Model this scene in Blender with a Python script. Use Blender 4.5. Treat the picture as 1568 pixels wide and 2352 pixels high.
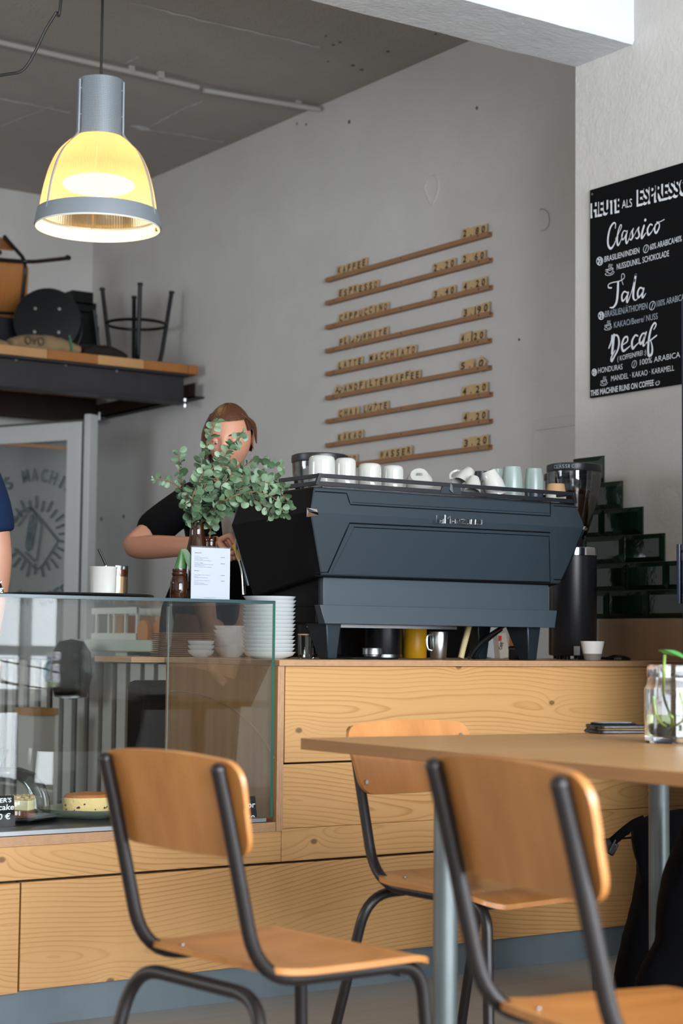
import bpy, bmesh, math, random
from mathutils import Vector, Matrix, Euler
random.seed(7)
for o in list(bpy.data.objects): bpy.data.objects.remove(o)
SC = bpy.context.scene
COL = SC.collection
pi = math.pi

# ------------------------------------------------------------------ camera
FPX, YAW, PITCH, ROLL, HC = 4131.15, math.radians(55.601), math.radians(4.1906), math.radians(.5878), .96
_F = Vector((math.cos(YAW)*math.cos(PITCH), math.sin(YAW)*math.cos(PITCH), math.sin(PITCH)))
_r = Vector((math.sin(YAW), -math.cos(YAW), 0)); _u = _r.cross(_F)
_R = _r*math.cos(ROLL) + _u*math.sin(ROLL); _U = -_r*math.sin(ROLL) + _u*math.cos(ROLL)
CAMP = Vector((0, 0, HC))
cd = bpy.data.cameras.new('camera'); cam = bpy.data.objects.new('camera', cd); COL.objects.link(cam)
cd.sensor_fit = 'HORIZONTAL'; cd.sensor_width = 24.0; cd.lens = FPX/1568*24.0
cd.clip_start = .05; cd.clip_end = 100
cd.dof.use_dof = True; cd.dof.focus_distance = 5.15; cd.dof.aperture_fstop = 4.2
m = Matrix((( _R.x, _U.x, -_F.x, 0), (_R.y, _U.y, -_F.y, 0), (_R.z, _U.z, -_F.z, HC), (0, 0, 0, 1)))
cam.matrix_world = m
SC.camera = cam

# ------------------------------------------------------------------ light and exposure
w = bpy.data.worlds.new('world'); SC.world = w; w.use_nodes = True
bg = w.node_tree.nodes['Background']; bg.inputs[0].default_value = (.80, .88, 1, 1); bg.inputs[1].default_value = 1.0
def area(name, loc, rot, sx, sy, power, col):
    l = bpy.data.lights.new(name, 'AREA'); l.shape = 'RECTANGLE'; l.size = sx; l.size_y = sy
    l.energy = power; l.color = col
    o = bpy.data.objects.new(name, l); COL.objects.link(o); o.location = loc; o.rotation_euler = rot
    return o
DAY = (.86, .93, 1.0)
area('daylight_front_window', (1.2, -2.75, 1.95), (math.radians(90), 0, 0), 4.2, 2.7, 260, DAY)
area('daylight_street_door', (4.0, -2.75, 1.6), (math.radians(90), 0, 0), 1.0, 2.6, 60, DAY)
area('added_left_fill', (-3.35, 6.6, 2.0), (math.radians(90), 0, math.radians(-90)), 2.2, 1.8, 34, DAY)  # added fill for the menu wall; no window is known on this side
area('daylight_side_door', (4.72, -1.72, 1.5), (math.radians(90), 0, math.radians(90)), 1.3, 2.8, 125, DAY)
SC.view_settings.view_transform = 'Standard'; SC.view_settings.look = 'None'
SC.view_settings.gamma = 1.0; SC.view_settings.use_curve_mapping = False
SC.view_settings.exposure = 1.55
SC.cycles.use_denoising = True
SC.cycles.max_bounces = 10; SC.cycles.transparent_max_bounces = 24; SC.cycles.transmission_bounces = 10
SC.cycles.caustics_reflective = False; SC.cycles.caustics_refractive = False
SC.cycles.sample_clamp_indirect = 6

# ------------------------------------------------------------------ layout: a pixel of the photo onto a plane of the room
def ray(x, y): return _F + _R*((x-784)/FPX) - _U*((y-1176)/FPX)
def PX(x, y, c): d = ray(x, y); return CAMP + d*(c/d.x)
def PY(x, y, c): d = ray(x, y); return CAMP + d*(c/d.y)
def PZ(x, y, c): d = ray(x, y); return CAMP + d*((c-HC)/d.z)
def PD(x, y, c): return CAMP + ray(x, y)*c

# ------------------------------------------------------------------ node helper and materials
def lin(h):
    h = h.lstrip('#'); v = [int(h[i:i+2], 16)/255 for i in (0, 2, 4)]
    return tuple(c/12.92 if c <= .04045 else ((c+.055)/1.055)**2.4 for c in v) + (1,)
class G:
    def __init__(s, name):
        s.m = bpy.data.materials.new(name); s.m.use_nodes = True; s.t = s.m.node_tree; s.n = s.t.nodes; s.l = s.t.links
        s.b = s.n['Principled BSDF']; s.out = s.n['Material Output']
    def put(s, inp, v):
        if isinstance(v, bpy.types.NodeSocket): s.l.new(v, inp)
        elif v is not None:
            try: inp.default_value = v
            except Exception: inp.default_value = (v, v, v)
    def set(s, **k):
        for a, v in k.items(): s.put(s.b.inputs[a.replace('_', ' ')], v)
        return s
    def math(s, op, a, b=None, c=None, clamp=False):
        n = s.n.new('ShaderNodeMath'); n.operation = op; n.use_clamp = clamp
        for i, v in enumerate((a, b, c)):
            if v is not None: s.put(n.inputs[i], v)
        return n.outputs[0]
    def vec(s, x, y, z):
        n = s.n.new('ShaderNodeCombineXYZ')
        for i, v in enumerate((x, y, z)): s.put(n.inputs[i], v)
        return n.outputs[0]
    def obj(s):
        return s.n.new('ShaderNodeTexCoord').outputs['Object']
    def rnd(s): return s.n.new('ShaderNodeObjectInfo').outputs['Random']
    def sep(s, v):
        n = s.n.new('ShaderNodeSeparateXYZ'); s.l.new(v, n.inputs[0]); return n.outputs
    def noise(s, v, scale, detail=2, rough=.5, col=False):
        n = s.n.new('ShaderNodeTexNoise'); s.put(n.inputs['Vector'], v); n.inputs['Scale'].default_value = scale
        n.inputs['Detail'].default_value = detail; n.inputs['Roughness'].default_value = rough
        return n.outputs['Color' if col else 'Fac']
    def voro(s, v, scale, out='Distance', rnd=1):
        n = s.n.new('ShaderNodeTexVoronoi'); s.put(n.inputs['Vector'], v); n.inputs['Scale'].default_value = scale
        n.inputs['Randomness'].default_value = rnd
        return n.outputs[out]
    def ramp(s, f, stops, interp='LINEAR'):
        n = s.n.new('ShaderNodeValToRGB'); s.put(n.inputs[0], f); e = n.color_ramp.elements; n.color_ramp.interpolation = interp
        while len(e) < len(stops): e.new(.5)
        for i, (p, c) in enumerate(stops):
            e[i].position = p; e[i].color = lin(c) if isinstance(c, str) else (c, c, c, 1)
        return n.outputs[0]
    def mix(s, f, a, b, mode='MIX'):
        n = s.n.new('ShaderNodeMix'); n.data_type = 'RGBA'; n.blend_type = mode
        s.put(n.inputs[0], f); s.put(n.inputs[6], lin(a) if isinstance(a, str) else a); s.put(n.inputs[7], lin(b) if isinstance(b, str) else b)
        return n.outputs[2]
    def bump(s, h, strength=.3, dist=.01):
        n = s.n.new('ShaderNodeBump'); n.inputs['Strength'].default_value = strength; n.inputs['Distance'].default_value = dist
        s.put(n.inputs['Height'], h); s.l.new(n.outputs[0], s.b.inputs['Normal']); return n.outputs[0]
M = {}
def plain(name, col, rough=.5, metal=0, bump=None, var=0, **k):
    g = G(name); c = lin(col)
    g.set(Base_Color=c, Roughness=rough, Metallic=metal, **k)
    if var:
        f = g.noise(g.obj(), 9, 3)
        g.put(g.b.inputs['Base Color'], g.mix(g.math('MULTIPLY', f, 1.0), tuple(x*(1-var) for x in c[:3])+(1,), tuple(min(1, x*(1+var)) for x in c[:3])+(1,)))
    if bump: g.bump(g.noise(g.obj(), bump[0], 4), bump[1], bump[2])
    M[name] = g.m; return g
def plaster(name, a, b, streaks=0):
    g = G(name); o = g.obj()
    n1 = g.noise(o, .9, 4, .55); n2 = g.noise(o, 5, 3)
    f = g.math('ADD', g.math('MULTIPLY', n1, .75), g.math('MULTIPLY', n2, .25))
    c = g.mix(g.ramp(f, [(.36, 0.), (.66, 1.)]), a, b)
    if streaks:
        x, y, z = g.sep(o)
        v = g.voro(g.vec(x, y, z), 7, 'Distance')
        c = g.mix(g.math('MULTIPLY', g.math('LESS_THAN', v, .035), .5), c, '#4a4742')
    g.put(g.b.inputs['Base Color'], c); g.set(Roughness=.85)
    g.bump(g.math('ADD', g.noise(o, 60, 3), g.math('MULTIPLY', g.noise(o, 14, 3), 1.4)), .35, .006)
    M[name] = g.m
def wood(name, light, dark, axis=0, across=2, freq=62, d0=.035, amp=.09, knots=True, rough=.5, seed=0., lines=.6):
    g = G(name); o = g.obj(); xyz = g.sep(o); r = g.math('ADD', g.math('MULTIPLY', g.rnd(), 50.), seed)
    L = g.math('ADD', xyz[axis], r); A = xyz[across]; D = xyz[3-axis-across]
    n1 = g.noise(g.vec(g.math('MULTIPLY', L, 1.35), 3.1, r), 1., 1)
    n2 = g.noise(g.vec(g.math('MULTIPLY', L, .8), 9.7, r), 1., 1)
    a = g.math('ADD', A, g.math('MULTIPLY', g.math('SUBTRACT', n2, .5), .26))
    d = g.math('ADD', g.math('ADD', d0, g.math('MULTIPLY', g.math('SUBTRACT', n1, .5), amp)), g.math('MULTIPLY', D, .6))
    rr = g.math('SQRT', g.math('ADD', g.math('MULTIPLY', a, a), g.math('MULTIPLY', d, d)))
    fine = g.noise(g.vec(g.math('MULTIPLY', L, 2.2), g.math('MULTIPLY', A, 16), D), 1., 2)
    rr = g.math('ADD', rr, g.math('MULTIPLY', fine, .016))
    kd = None
    if knots:
        kv = g.vec(g.math('MULTIPLY', L, 1.7), g.math('MULTIPLY', A, 2.6), r)
        kn = g.n.new('ShaderNodeTexVoronoi'); g.put(kn.inputs['Vector'], kv); kn.voronoi_dimensions = '2D'; kn.inputs['Scale'].default_value = 1
        kd = kn.outputs['Distance']
        rr = g.math('ADD', rr, g.math('MULTIPLY', g.math('POWER', 2.718, g.math('MULTIPLY', kd, -14.)), .035))
    w_ = g.math('FRACT', g.math('MULTIPLY', rr, freq))
    vary = g.noise(g.vec(g.math('MULTIPLY', L, .7), g.math('MULTIPLY', A, 9), r), 1., 2)
    base = g.mix(g.math('MULTIPLY', g.ramp(w_, [(0, .12), (.15, 0.), (lines, .12), (.9, 1.), (1, .12)]), g.ramp(vary, [(.3, .25), (.7, 1.)])), light, dark)
    fib = g.noise(g.vec(g.math('MULTIPLY', L, 6), g.math('MULTIPLY', A, 260), g.math('MULTIPLY', D, 260)), 1., 2)
    c = g.mix(g.math('MULTIPLY', fib, .22), base, dark)
    tone = g.noise(g.vec(g.math('MULTIPLY', L, .9), g.math('MULTIPLY', A, 4), r), 1., 2)
    c = g.mix(g.math('MULTIPLY', tone, .35), c, dark)
    if knots:
        c = g.mix(g.ramp(kd, [(.014, 1.), (.024, 0.)]), c, '#70502f')
    g.put(g.b.inputs['Base Color'], c); g.set(Roughness=rough)
    g.b.inputs['Specular IOR Level'].default_value = .35
    g.bump(w_, .06, .002)
    M[name] = g.m
def ply(name, light, dark, axis=2, n=260, rough=.5):
    g = G(name); o = g.obj(); x = g.sep(o)[axis]
    s_ = g.math('FRACT', g.math('MULTIPLY', x, n))
    f = g.math('ADD', g.ramp(s_, [(0, 0.), (.45, 0.), (.55, 1.), (.95, 1.), (1, 0.)]), g.math('MULTIPLY', g.math('SUBTRACT', g.noise(o, 60, 3), .5), .8))
    g.put(g.b.inputs['Base Color'], g.mix(f, light, dark)); g.set(Roughness=rough); M[name] = g.m
def veneer(name, a, b, axis=2, rough=.32, coat=.3, k=26):
    g = G(name); o = g.obj(); x = list(g.sep(o)); x[axis] = g.math('MULTIPLY', x[axis], .06)
    n = g.noise(g.vec(*x), k, 4, .6); n2 = g.noise(o, 4, 2)
    f = g.ramp(g.math('ADD', g.math('MULTIPLY', n, .7), g.math('MULTIPLY', n2, .3)), [(.32, 0.), (.68, 1.)])
    g.put(g.b.inputs['Base Color'], g.mix(f, a, b)); g.set(Roughness=rough, Coat_Weight=coat, Coat_Roughness=.25); M[name] = g.m
def pane(name, tint, refl=1.0, alpha=.0, rough=.0):
    g = G(name); t = g.n.new('ShaderNodeBsdfTransparent'); t.inputs[0].default_value = lin(tint)
    gl = g.n.new('ShaderNodeBsdfGlossy'); gl.inputs['Roughness'].default_value = rough
    fr = g.n.new('ShaderNodeFresnel'); fr.inputs[0].default_value = 1.5
    mx = g.n.new('ShaderNodeMixShader'); g.put(mx.inputs[0], g.math('ADD', g.math('MULTIPLY', fr.outputs[0], refl), alpha, clamp=True))
    g.l.new(t.outputs[0], mx.inputs[1]); g.l.new(gl.outputs[0], mx.inputs[2]); g.l.new(mx.outputs[0], g.out.inputs[0]); M[name] = g.m
def emit(name, col, s):
    g = G(name); e = g.n.new('ShaderNodeEmission'); e.inputs[0].default_value = lin(col); e.inputs[1].default_value = s
    g.l.new(e.outputs[0], g.out.inputs[0]); M[name] = g.m

plaster('wall_paint', '#c2beb9', '#cdcac6')
plaster('ceiling_paint', '#a39d95', '#b0aaa2', 1)
plaster('beam_paint', '#c9cacb', '#d6d7d8')
wood('pine', '#c09562', '#9a6b38', freq=82, d0=.014, amp=.19, knots=True, rough=.45)
ply('ply_edge', '#b9916a', '#80583a', n=330)
ply('ply_edge_side', '#b9916a', '#80583a', axis=0, n=330)
veneer('ply_face', '#b0804c', '#94683a', axis=2, rough=.45, coat=0)
veneer('ply_back', '#8f7355', '#a3845f', axis=2, rough=.5, coat=0)
veneer('chair_ply', '#a2662e', '#ba7d42', axis=2, rough=.38, coat=.35)
veneer('chair_seat_ply', '#a0642c', '#ba7c40', axis=0, rough=.36, coat=.4)
veneer('table_veneer', '#b2834c', '#c39660', axis=0, rough=.36, coat=.15, k=40)
veneer('table_edge', '#84592f', '#976a3a', axis=1, rough=.5, coat=0)
plain('tube_brown', '#1a1413', .36, .0)
plain('black_steel', '#060708', .4, .0)
plain('galvanised', '#6d7475', .46, .75, var=.3)
plain('plinth_paint', '#5a656b', .5, var=.12)
veneer('floor_boards', '#85837f', '#928f8a', axis=0, rough=.42, coat=0)
plain('machine_blue', '#252f36', .42, .0, bump=(900, .06, .0006))
plain('machine_mid', '#353f46', .45, .0)
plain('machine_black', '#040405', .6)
plain('seam_shadow', '#05070a', .6)
plain('chrome', '#e6e8ea', .12, 1)
plain('steel', '#b5b7b8', .25, 1)
plain('brushed_steel', '#8c8e8f', .35, 1)
plain('cast_metal', '#28333b', .35, .6, bump=(420, .5, .001))
plain('porcelain', '#b9b8b2', .12, Coat_Weight=.5)
plain('plate_white', '#c6cacb', .15)
plain('celadon', '#8d9b95', .3, var=.12)
plain('stone_navy', '#2a3440', .3)
plain('stone_tan', '#b58f67', .6)
plain('stone_cream', '#dcd9cc', .3)
plain('stone_grey', '#77706a', .6)
plain('stone_white', '#d9d6d2', .22, var=.06)
plain('brown_plate', '#a47a5e', .5, var=.15)
plain('black_plastic', '#101114', .35)
plain('black_satin', '#1b1c20', .36)
plain('black_cloth', '#050507', .9, bump=(300, .4, .002))
plain('dark_cloth', '#2a2724', .9, bump=(260, .4, .002))
plain('burlap', '#8d7556', .95, bump=(500, .8, .002), var=.25)
plain('burlap_print', '#4d4335', .95)
plain('green_print', '#3d6b50', .95)
plain('rust_steel', '#2f211b', .6, .4, var=.6)
plain('dark_steel', '#333033', .5, .4, var=.3)
plain('bolt_zinc', '#b9b9b6', .3, 1)
plain('lamp_grey', '#8d959b', .5, .3)
plain('cable_black', '#101010', .5)
plain('white_plastic', '#b8b5af', .6)
plain('rail_oak', '#9a6f4c', .55, var=.18)
plain('tile_birch', '#c8a77b', .6, var=.1)
plain('tile_print', '#1c1917', .7)
plain('board_black', '#060709', .6, var=.3)
plain('chalk', '#d9dde2', .8)
plain('chalk_dim', '#9aa3ad', .8)
plain('green_tile', '#0c2415', .12, bump=(22, .22, .01))
plain('grout', '#3a3f3b', .8)
plain('card_white', '#a0a6b1', .6)
plain('card_ink', '#3a3d46', .8)
plain('skin_warm', '#bd866c', .5, Subsurface_Weight=.12, Subsurface_Radius=(.02, .008, .004), Subsurface_Scale=.3)
plain('skin_left', '#c08b70', .5, Subsurface_Weight=.12, Subsurface_Radius=(.02, .008, .004), Subsurface_Scale=.3)
plain('hair_auburn', '#4a2a15', .45, bump=(140, .5, .004), var=.4)
plain('shirt_black', '#0b0b0d', .85, bump=(60, .35, .01))
plain('shirt_navy', '#142440', .85, bump=(60, .35, .01))
plain('apron_grey', '#8c857c', .85)
plain('trousers', '#1b1c22', .85)
plain('lips', '#a85a50', .5)
plain('eye_white', '#e6e2dc', .2)
plain('iris', '#37404a', .2)
plain('leaf_eucalyptus', '#546d4f', .5, var=.35)
plain('leaf_eucalyptus_pale', '#72896d', .5, var=.3)
plain('stem_brown', '#6a5138', .7)
plain('leaf_green', '#2b5120', .4, var=.2)
plain('leaf_bright', '#4c8f4a', .4, var=.15)
plain('stem_green', '#7f9a4a', .5)
plain('moss', '#8a8a2a', .8, bump=(80, .8, .01), var=.4)
plain('cake_top', '#a5632a', .5, var=.4, bump=(60, .4, .004))
plain('crumb', '#d8bd84', .9, var=.2, bump=(140, .7, .004))
plain('berry', '#3a3048', .6)
plain('biscuit', '#7a4f34', .9, var=.25, bump=(140, .7, .004))
plain('cream_cheese', '#e3d3a8', .7, var=.1)
plain('streusel', '#cbb083', .9, var=.2, bump=(120, .9, .006))
plain('sage_plate', '#a9b69e', .3, var=.08)
plain('zip_gold', '#b08a55', .45, .5)
plain('leather_black', '#0e0f13', .35, bump=(220, .3, .002))
plain('grey_card', '#8f9092', .4)
plain('yellow_plastic', '#e2a513', .4)
plain('tan_hose', '#b7a57c', .5)
plain('pale_slab', '#b7c2b4', .4)
plain('slat_grey', '#b0aea6', .6)
plain('crate_white', '#c9cbc4', .5)
plain('board_wood', '#b8793f', .5)
plain('bag_white', '#cbbfae', .6)
plain('red_print', '#d8382a', .6)
plain('bean', '#3b2114', .35, var=.4)
plain('coffee_dark', '#6b3512', .3)
plain('milk_coffee', '#b98f68', .35, var=.3)
g = plain('jar_clear', '#ffffff', .03, Transmission_Weight=1.0, IOR=1.45)
plain('water', '#8c9a5a', .1)
plain('fridge_navy', '#0b1a33', .3)
plain('logo_grey', '#4f5a5c', .7)
plain('door_white', '#b9bab8', .5)
plain('rubber_grey', '#4a4844', .6)
plain('teal_cloth', '#1f5b6b', .9)
pane('vitrine_glass', '#fcfdfc', .26)
pane('clear_glass', '#f6faf9', .8, .01)
pane('hopper_glass', '#eceeef', .8, .02)
pane('door_glass', '#e3e9e9', 1.2, .10, .2)
pane('jar_glass', '#f1f6f4', 1.2, .03)
plain('glass_edge', '#0f4a3c', .15)
plain('glass_edge_dark', '#12343a', .2)
g = plain('amber_glass', '#3b1a05', .06)
g.b.inputs['Transmission Weight'].default_value = .45; g.b.inputs['Base Color'].default_value = lin('#3a1a06')
# ribbed acrylic of the lamp dome: lets the bulb shine through
g = G('lamp_acrylic'); tr = g.n.new('ShaderNodeBsdfTranslucent'); tr.inputs[0].default_value = lin('#ecd2a6')
tp = g.n.new('ShaderNodeBsdfTransparent'); tp.inputs[0].default_value = lin('#efd9b0')
gl = g.n.new('ShaderNodeBsdfGlossy'); gl.inputs['Roughness'].default_value = .15
m1 = g.n.new('ShaderNodeMixShader'); m1.inputs[0].default_value = .36
g.l.new(tr.outputs[0], m1.inputs[1]); g.l.new(tp.outputs[0], m1.inputs[2])
m2 = g.n.new('ShaderNodeMixShader'); m2.inputs[0].default_value = .08
g.l.new(m1.outputs[0], m2.inputs[1]); g.l.new(gl.outputs[0], m2.inputs[2]); g.l.new(m2.outputs[0], g.out.inputs[0]); M['lamp_acrylic'] = g.m
emit('bulb_glare', '#ffdda8', 3.6)
# perforated sheet
g = plain('perforated', '#8d959b', .5, .3); o = g.obj(); x, y, z = g.sep(o)
ang = g.math('MULTIPLY', g.math('ARCTAN2', y, x), .085)
v = g.voro(g.vec(ang, z, 0.), 190, 'Distance', 0)
g.put(g.b.inputs['Base Color'], g.mix(g.math('LESS_THAN', v, .27), '#8d959b', '#34383c'))

for _n, _s in (('black_cloth', .08), ('black_steel', .3), ('tube_brown', .4), ('board_black', .12), ('shirt_black', .1), ('machine_black', .15), ('black_plastic', .3), ('dark_cloth', .1), ('trousers', .1), ('shirt_navy', .15), ('seam_shadow', .1)):
    M[_n].node_tree.nodes['Principled BSDF'].inputs['Specular IOR Level'].default_value = _s
# ------------------------------------------------------------------ mesh builder
WM = {}
class MB:
    def __init__(s): s.v = []; s.f = []; s.m = []
    def add(s, vs, fs, mi=0):
        b = len(s.v); s.v += [Vector(p) for p in vs]
        for f in fs: s.f.append([b+i for i in f]); s.m.append(mi)
        return s
    def box(s, c, d, rot=None, mi=0, taper=1.0):
        c = Vector(c); vs = []
        for z in (-.5, .5):
            t = 1 if z < 0 else taper
            for x, y in ((-.5, -.5), (.5, -.5), (.5, .5), (-.5, .5)): vs.append(Vector((x*d[0]*t, y*d[1]*t, z*d[2])))
        if rot is not None: vs = [rot @ p for p in vs]
        return s.add([p+c for p in vs], [(3, 2, 1, 0), (4, 5, 6, 7), (0, 1, 5, 4), (1, 2, 6, 5), (2, 3, 7, 6), (3, 0, 4, 7)], mi)
    def bb(s, a, b, mi=0):
        return s.box([(a[i]+b[i])/2 for i in range(3)], [abs(b[i]-a[i]) for i in range(3)], None, mi)
    def prism(s, poly, d, mi=0):
        n = len(poly); d = Vector(d); p = [Vector(q) for q in poly]
        return s.add(p+[q+d for q in p], [tuple(range(n))[::-1], tuple(range(n, 2*n))]+[(i, (i+1) % n, n+(i+1) % n, n+i) for i in range(n)], mi)
    def tube(s, pts, r, n=10, mi=0, closed=False, caps=True):
        P = [Vector(p) for p in pts]; k = len(P); R = r if isinstance(r, (list, tuple)) else [r]*k
        rings = []; up = None
        for i in range(k):
            a = P[(i-1) % k] if (closed or i > 0) else P[i]; b = P[(i+1) % k] if (closed or i < k-1) else P[i]
            t = (b-a)
            if t.length < 1e-9: t = Vector((0, 0, 1))
            t.normalize()
            if up is None:
                up = t.orthogonal().normalized()
            up = (up - t*up.dot(t))
            up = up.normalized() if up.length > 1e-6 else t.orthogonal().normalized()
            w_ = t.cross(up)
            rings.append([P[i]+(up*math.cos(2*pi*j/n)+w_*math.sin(2*pi*j/n))*R[i] for j in range(n)])
        vs = [q for g_ in rings for q in g_]; fs = []
        for i in range(k if closed else k-1):
            a, b = i*n, ((i+1) % k)*n
            for j in range(n): fs.append((a+j, a+(j+1) % n, b+(j+1) % n, b+j))
        if caps and not closed: fs += [tuple(range(n))[::-1], tuple(range((k-1)*n, k*n))]
        return s.add(vs, fs, mi)
    def cyl(s, a, b, r, n=20, mi=0, r2=None): return s.tube([a, b], [r, r if r2 is None else r2], n, mi)
    def lathe(s, prof, c=(0, 0, 0), n=32, mi=0, rot=None, sx=1., sy=1., mis=None, caps=True):
        c = Vector(c); vs = []; fs = []; fm = []
        for r, z in prof:
            for j in range(n):
                p = Vector((r*math.cos(2*pi*j/n)*sx, r*math.sin(2*pi*j/n)*sy, z)); vs.append((rot @ p if rot is not None else p)+c)
        k = len(prof)
        for i in range(k-1):
            for j in range(n):
                fs.append((i*n+j, i*n+(j+1) % n, (i+1)*n+(j+1) % n, (i+1)*n+j)); fm.append(mis[i] if mis else mi)
        if caps and prof[0][0] > 1e-6: fs.append(tuple(range(n))[::-1]); fm.append(mis[0] if mis else mi)
        if caps and prof[-1][0] > 1e-6: fs.append(tuple(range((k-1)*n, k*n))); fm.append(mis[-1] if mis else mi)
        b = len(s.v); s.v += vs
        for f, q in zip(fs, fm): s.f.append([b+i for i in f]); s.m.append(q)
        return s
    def ball(s, c, r, n=16, mi=0, sc=(1, 1, 1), rot=None):
        k = n//2; prof = [(math.sin(pi*i/k), -math.cos(pi*i/k)) for i in range(k+1)]
        vs = []; c = Vector(c)
        for a, z in prof:
            for j in range(n):
                p = Vector((a*math.cos(2*pi*j/n)*r*sc[0], a*math.sin(2*pi*j/n)*r*sc[1], z*r*sc[2])); vs.append((rot @ p if rot is not None else p)+c)
        return s.add(vs, [(i*n+j, i*n+(j+1) % n, (i+1)*n+(j+1) % n, (i+1)*n+j) for i in range(k) for j in range(n)], mi)
    def grid(s, fn, nu, nv, mi=0, thick=None):
        vs = [Vector(fn(i/nu, j/nv)) for i in range(nu+1) for j in range(nv+1)]; w_ = nv+1
        fs = [(i*w_+j, (i+1)*w_+j, (i+1)*w_+j+1, i*w_+j+1) for i in range(nu) for j in range(nv)]
        if thick is not None:
            t = Vector(thick) if not callable(thick) else None; k = len(vs)
            vs += [p+(t if t else Vector(thick(p))) for p in vs]
            fs += [tuple(k+q for q in f[::-1]) for f in fs]
            rim = [i*w_ for i in range(nu+1)]+[nu*w_+j for j in range(1, nv+1)]+[i*w_+nv for i in range(nu-1, -1, -1)]+[j for j in range(nv-1, 0, -1)]
            for a, b in zip(rim, rim[1:]+rim[:1]): fs.append((b, a, k+a, k+b))
        return s.add(vs, fs, mi)
    def ribbon(s, pts, w_, nrm, mi=0, lift=0.):
        P = [Vector(p) for p in pts]; nrm = Vector(nrm); k = len(P); W = w_ if isinstance(w_, (list, tuple)) else [w_]*k; vs = []
        for i in range(k):
            t = (P[min(i+1, k-1)]-P[max(i-1, 0)]); t = t.normalized() if t.length > 1e-9 else Vector((0, 1, 0)); q = nrm.cross(t).normalized()
            vs += [P[i]+q*W[i]/2+nrm*lift, P[i]-q*W[i]/2+nrm*lift]
        s.add(vs, [(2*i, 2*i+1, 2*i+3, 2*i+2) for i in range(k-1)], mi)
        for e in (0, k-1):      # round ends
            c = P[e]+nrm*lift*1.001; t = nrm.orthogonal().normalized(); q = nrm.cross(t)
            s.add([c+(t*math.cos(2*pi*j/10)+q*math.sin(2*pi*j/10))*W[e]/2 for j in range(10)], [tuple(range(10))], mi)
        return s
    def text(s, txt, p0, p1, up, nrm, mi=0, lift=.0008, shear=0., fitw=True, depth=0., bold=.0):
        vs, fs, w_, h_ = glyphs(txt, bold); p0 = Vector(p0); p1 = Vector(p1); up = Vector(up); nrm = Vector(nrm)
        ux = (p1-p0)/w_; uy = up/h_
        s.add([p0+ux*x+uy*y+ux.normalized()*(shear*y/h_*up.length)+nrm*lift for x, y in vs], fs, mi)
        return s
    def build(s, name, mats, parent=None, world=True, origin=None, bevel=0., sub=0, sharp=38, flat=False, center=False):
        me = bpy.data.meshes.new(name); o = bpy.data.objects.new(name, me); COL.objects.link(o)
        vs = s.v; wm = Matrix.Identity(4)
        if parent is not None:
            wm = WM.get(parent.name, Matrix.Identity(4)); o.parent = parent
            if world: inv = wm.inverted(); vs = [inv @ p for p in vs]
            if center:
                cc = sum(vs, Vector())/len(vs); vs = [p-cc for p in vs]; o.location = cc; wm = wm @ Matrix.Translation(cc)
        elif origin is not None:
            og = Vector(origin); vs = [p-og for p in vs]; o.location = og; wm = Matrix.Translation(og)
        WM[o.name] = wm
        me.from_pydata([tuple(p) for p in vs], [], s.f)
        for x in (mats if isinstance(mats, (list, tuple)) else [mats]): me.materials.append(M[x])
        me.polygons.foreach_set('material_index', s.m)
        bm = bmesh.new(); bm.from_mesh(me); bmesh.ops.remove_doubles(bm, verts=bm.verts, dist=1e-6); 
        bmesh.ops.recalc_face_normals(bm, faces=bm.faces); bm.to_mesh(me); bm.free()
        if not flat:
            me.polygons.foreach_set('use_smooth', [True]*len(me.polygons)); me.set_sharp_from_angle(angle=math.radians(sharp))
        if bevel:
            b = o.modifiers.new('bevel', 'BEVEL'); b.width = bevel; b.segments = 2; b.limit_method = 'ANGLE'; b.angle_limit = math.radians(40)
        if sub:
            q = o.modifiers.new('sub', 'SUBSURF'); q.levels = sub; q.render_levels = sub
        me.update(); return o
_gl = {}
def glyphs(txt, bold=0.):
    k = (txt, bold)
    if k not in _gl:
        cu = bpy.data.curves.new('t', 'FONT'); cu.body = txt; cu.size = 1; cu.offset = bold; cu.resolution_u = 3
        o = bpy.data.objects.new('t', cu); COL.objects.link(o)
        dg = bpy.context.evaluated_depsgraph_get(); me = bpy.data.meshes.new_from_object(o.evaluated_get(dg))
        vs = [(p.co.x, p.co.y) for p in me.vertices]; fs = [tuple(p.vertices) for p in me.polygons]
        x0 = min(p[0] for p in vs); x1 = max(p[0] for p in vs)
        y0 = 0.; y1 = .69
        _gl[k] = ([(x-x0, y-y0) for x, y in vs], fs, x1-x0, y1-y0)
        bpy.data.objects.remove(o); bpy.data.curves.remove(cu); bpy.data.meshes.remove(me)
    return _gl[k]
def empty(name, loc, rz=0., rot=None):
    o = bpy.data.objects.new(name, None); COL.objects.link(o); o.location = loc
    e = Euler(rot) if rot else Euler((0, 0, rz)); o.rotation_euler = e; o.empty_display_size = .05
    WM[o.name] = Matrix.Translation(Vector(loc)) @ e.to_matrix().to_4x4(); return o
def tag(o, label=None, cat=None, group=None, kind=None):
    if label: o['label'] = label
    if cat: o['category'] = cat
    if group: o['group'] = group
    if kind: o['kind'] = kind
    return o
def thing(name, loc, label, cat, group=None, rz=0., rot=None): return tag(empty(name, loc, rz, rot), label, cat, group)
def dup(root, loc, rz=None, label=None, group=None, rot=None):
    r = root.copy(); COL.objects.link(r); r.location = loc
    if rz is not None: r.rotation_euler = (0, 0, rz)
    if rot is not None: r.rotation_euler = rot
    if label: r['label'] = label
    if group: r['group'] = group
    for ch in list(root.children):
        c = ch.copy(); COL.objects.link(c); c.parent = r
        for q in ch.children:
            d = q.copy(); COL.objects.link(d); d.parent = c
    return r
def struct(name, mb, mat, **k): return tag(mb.build(name, mat, **k), kind='structure')
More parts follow.
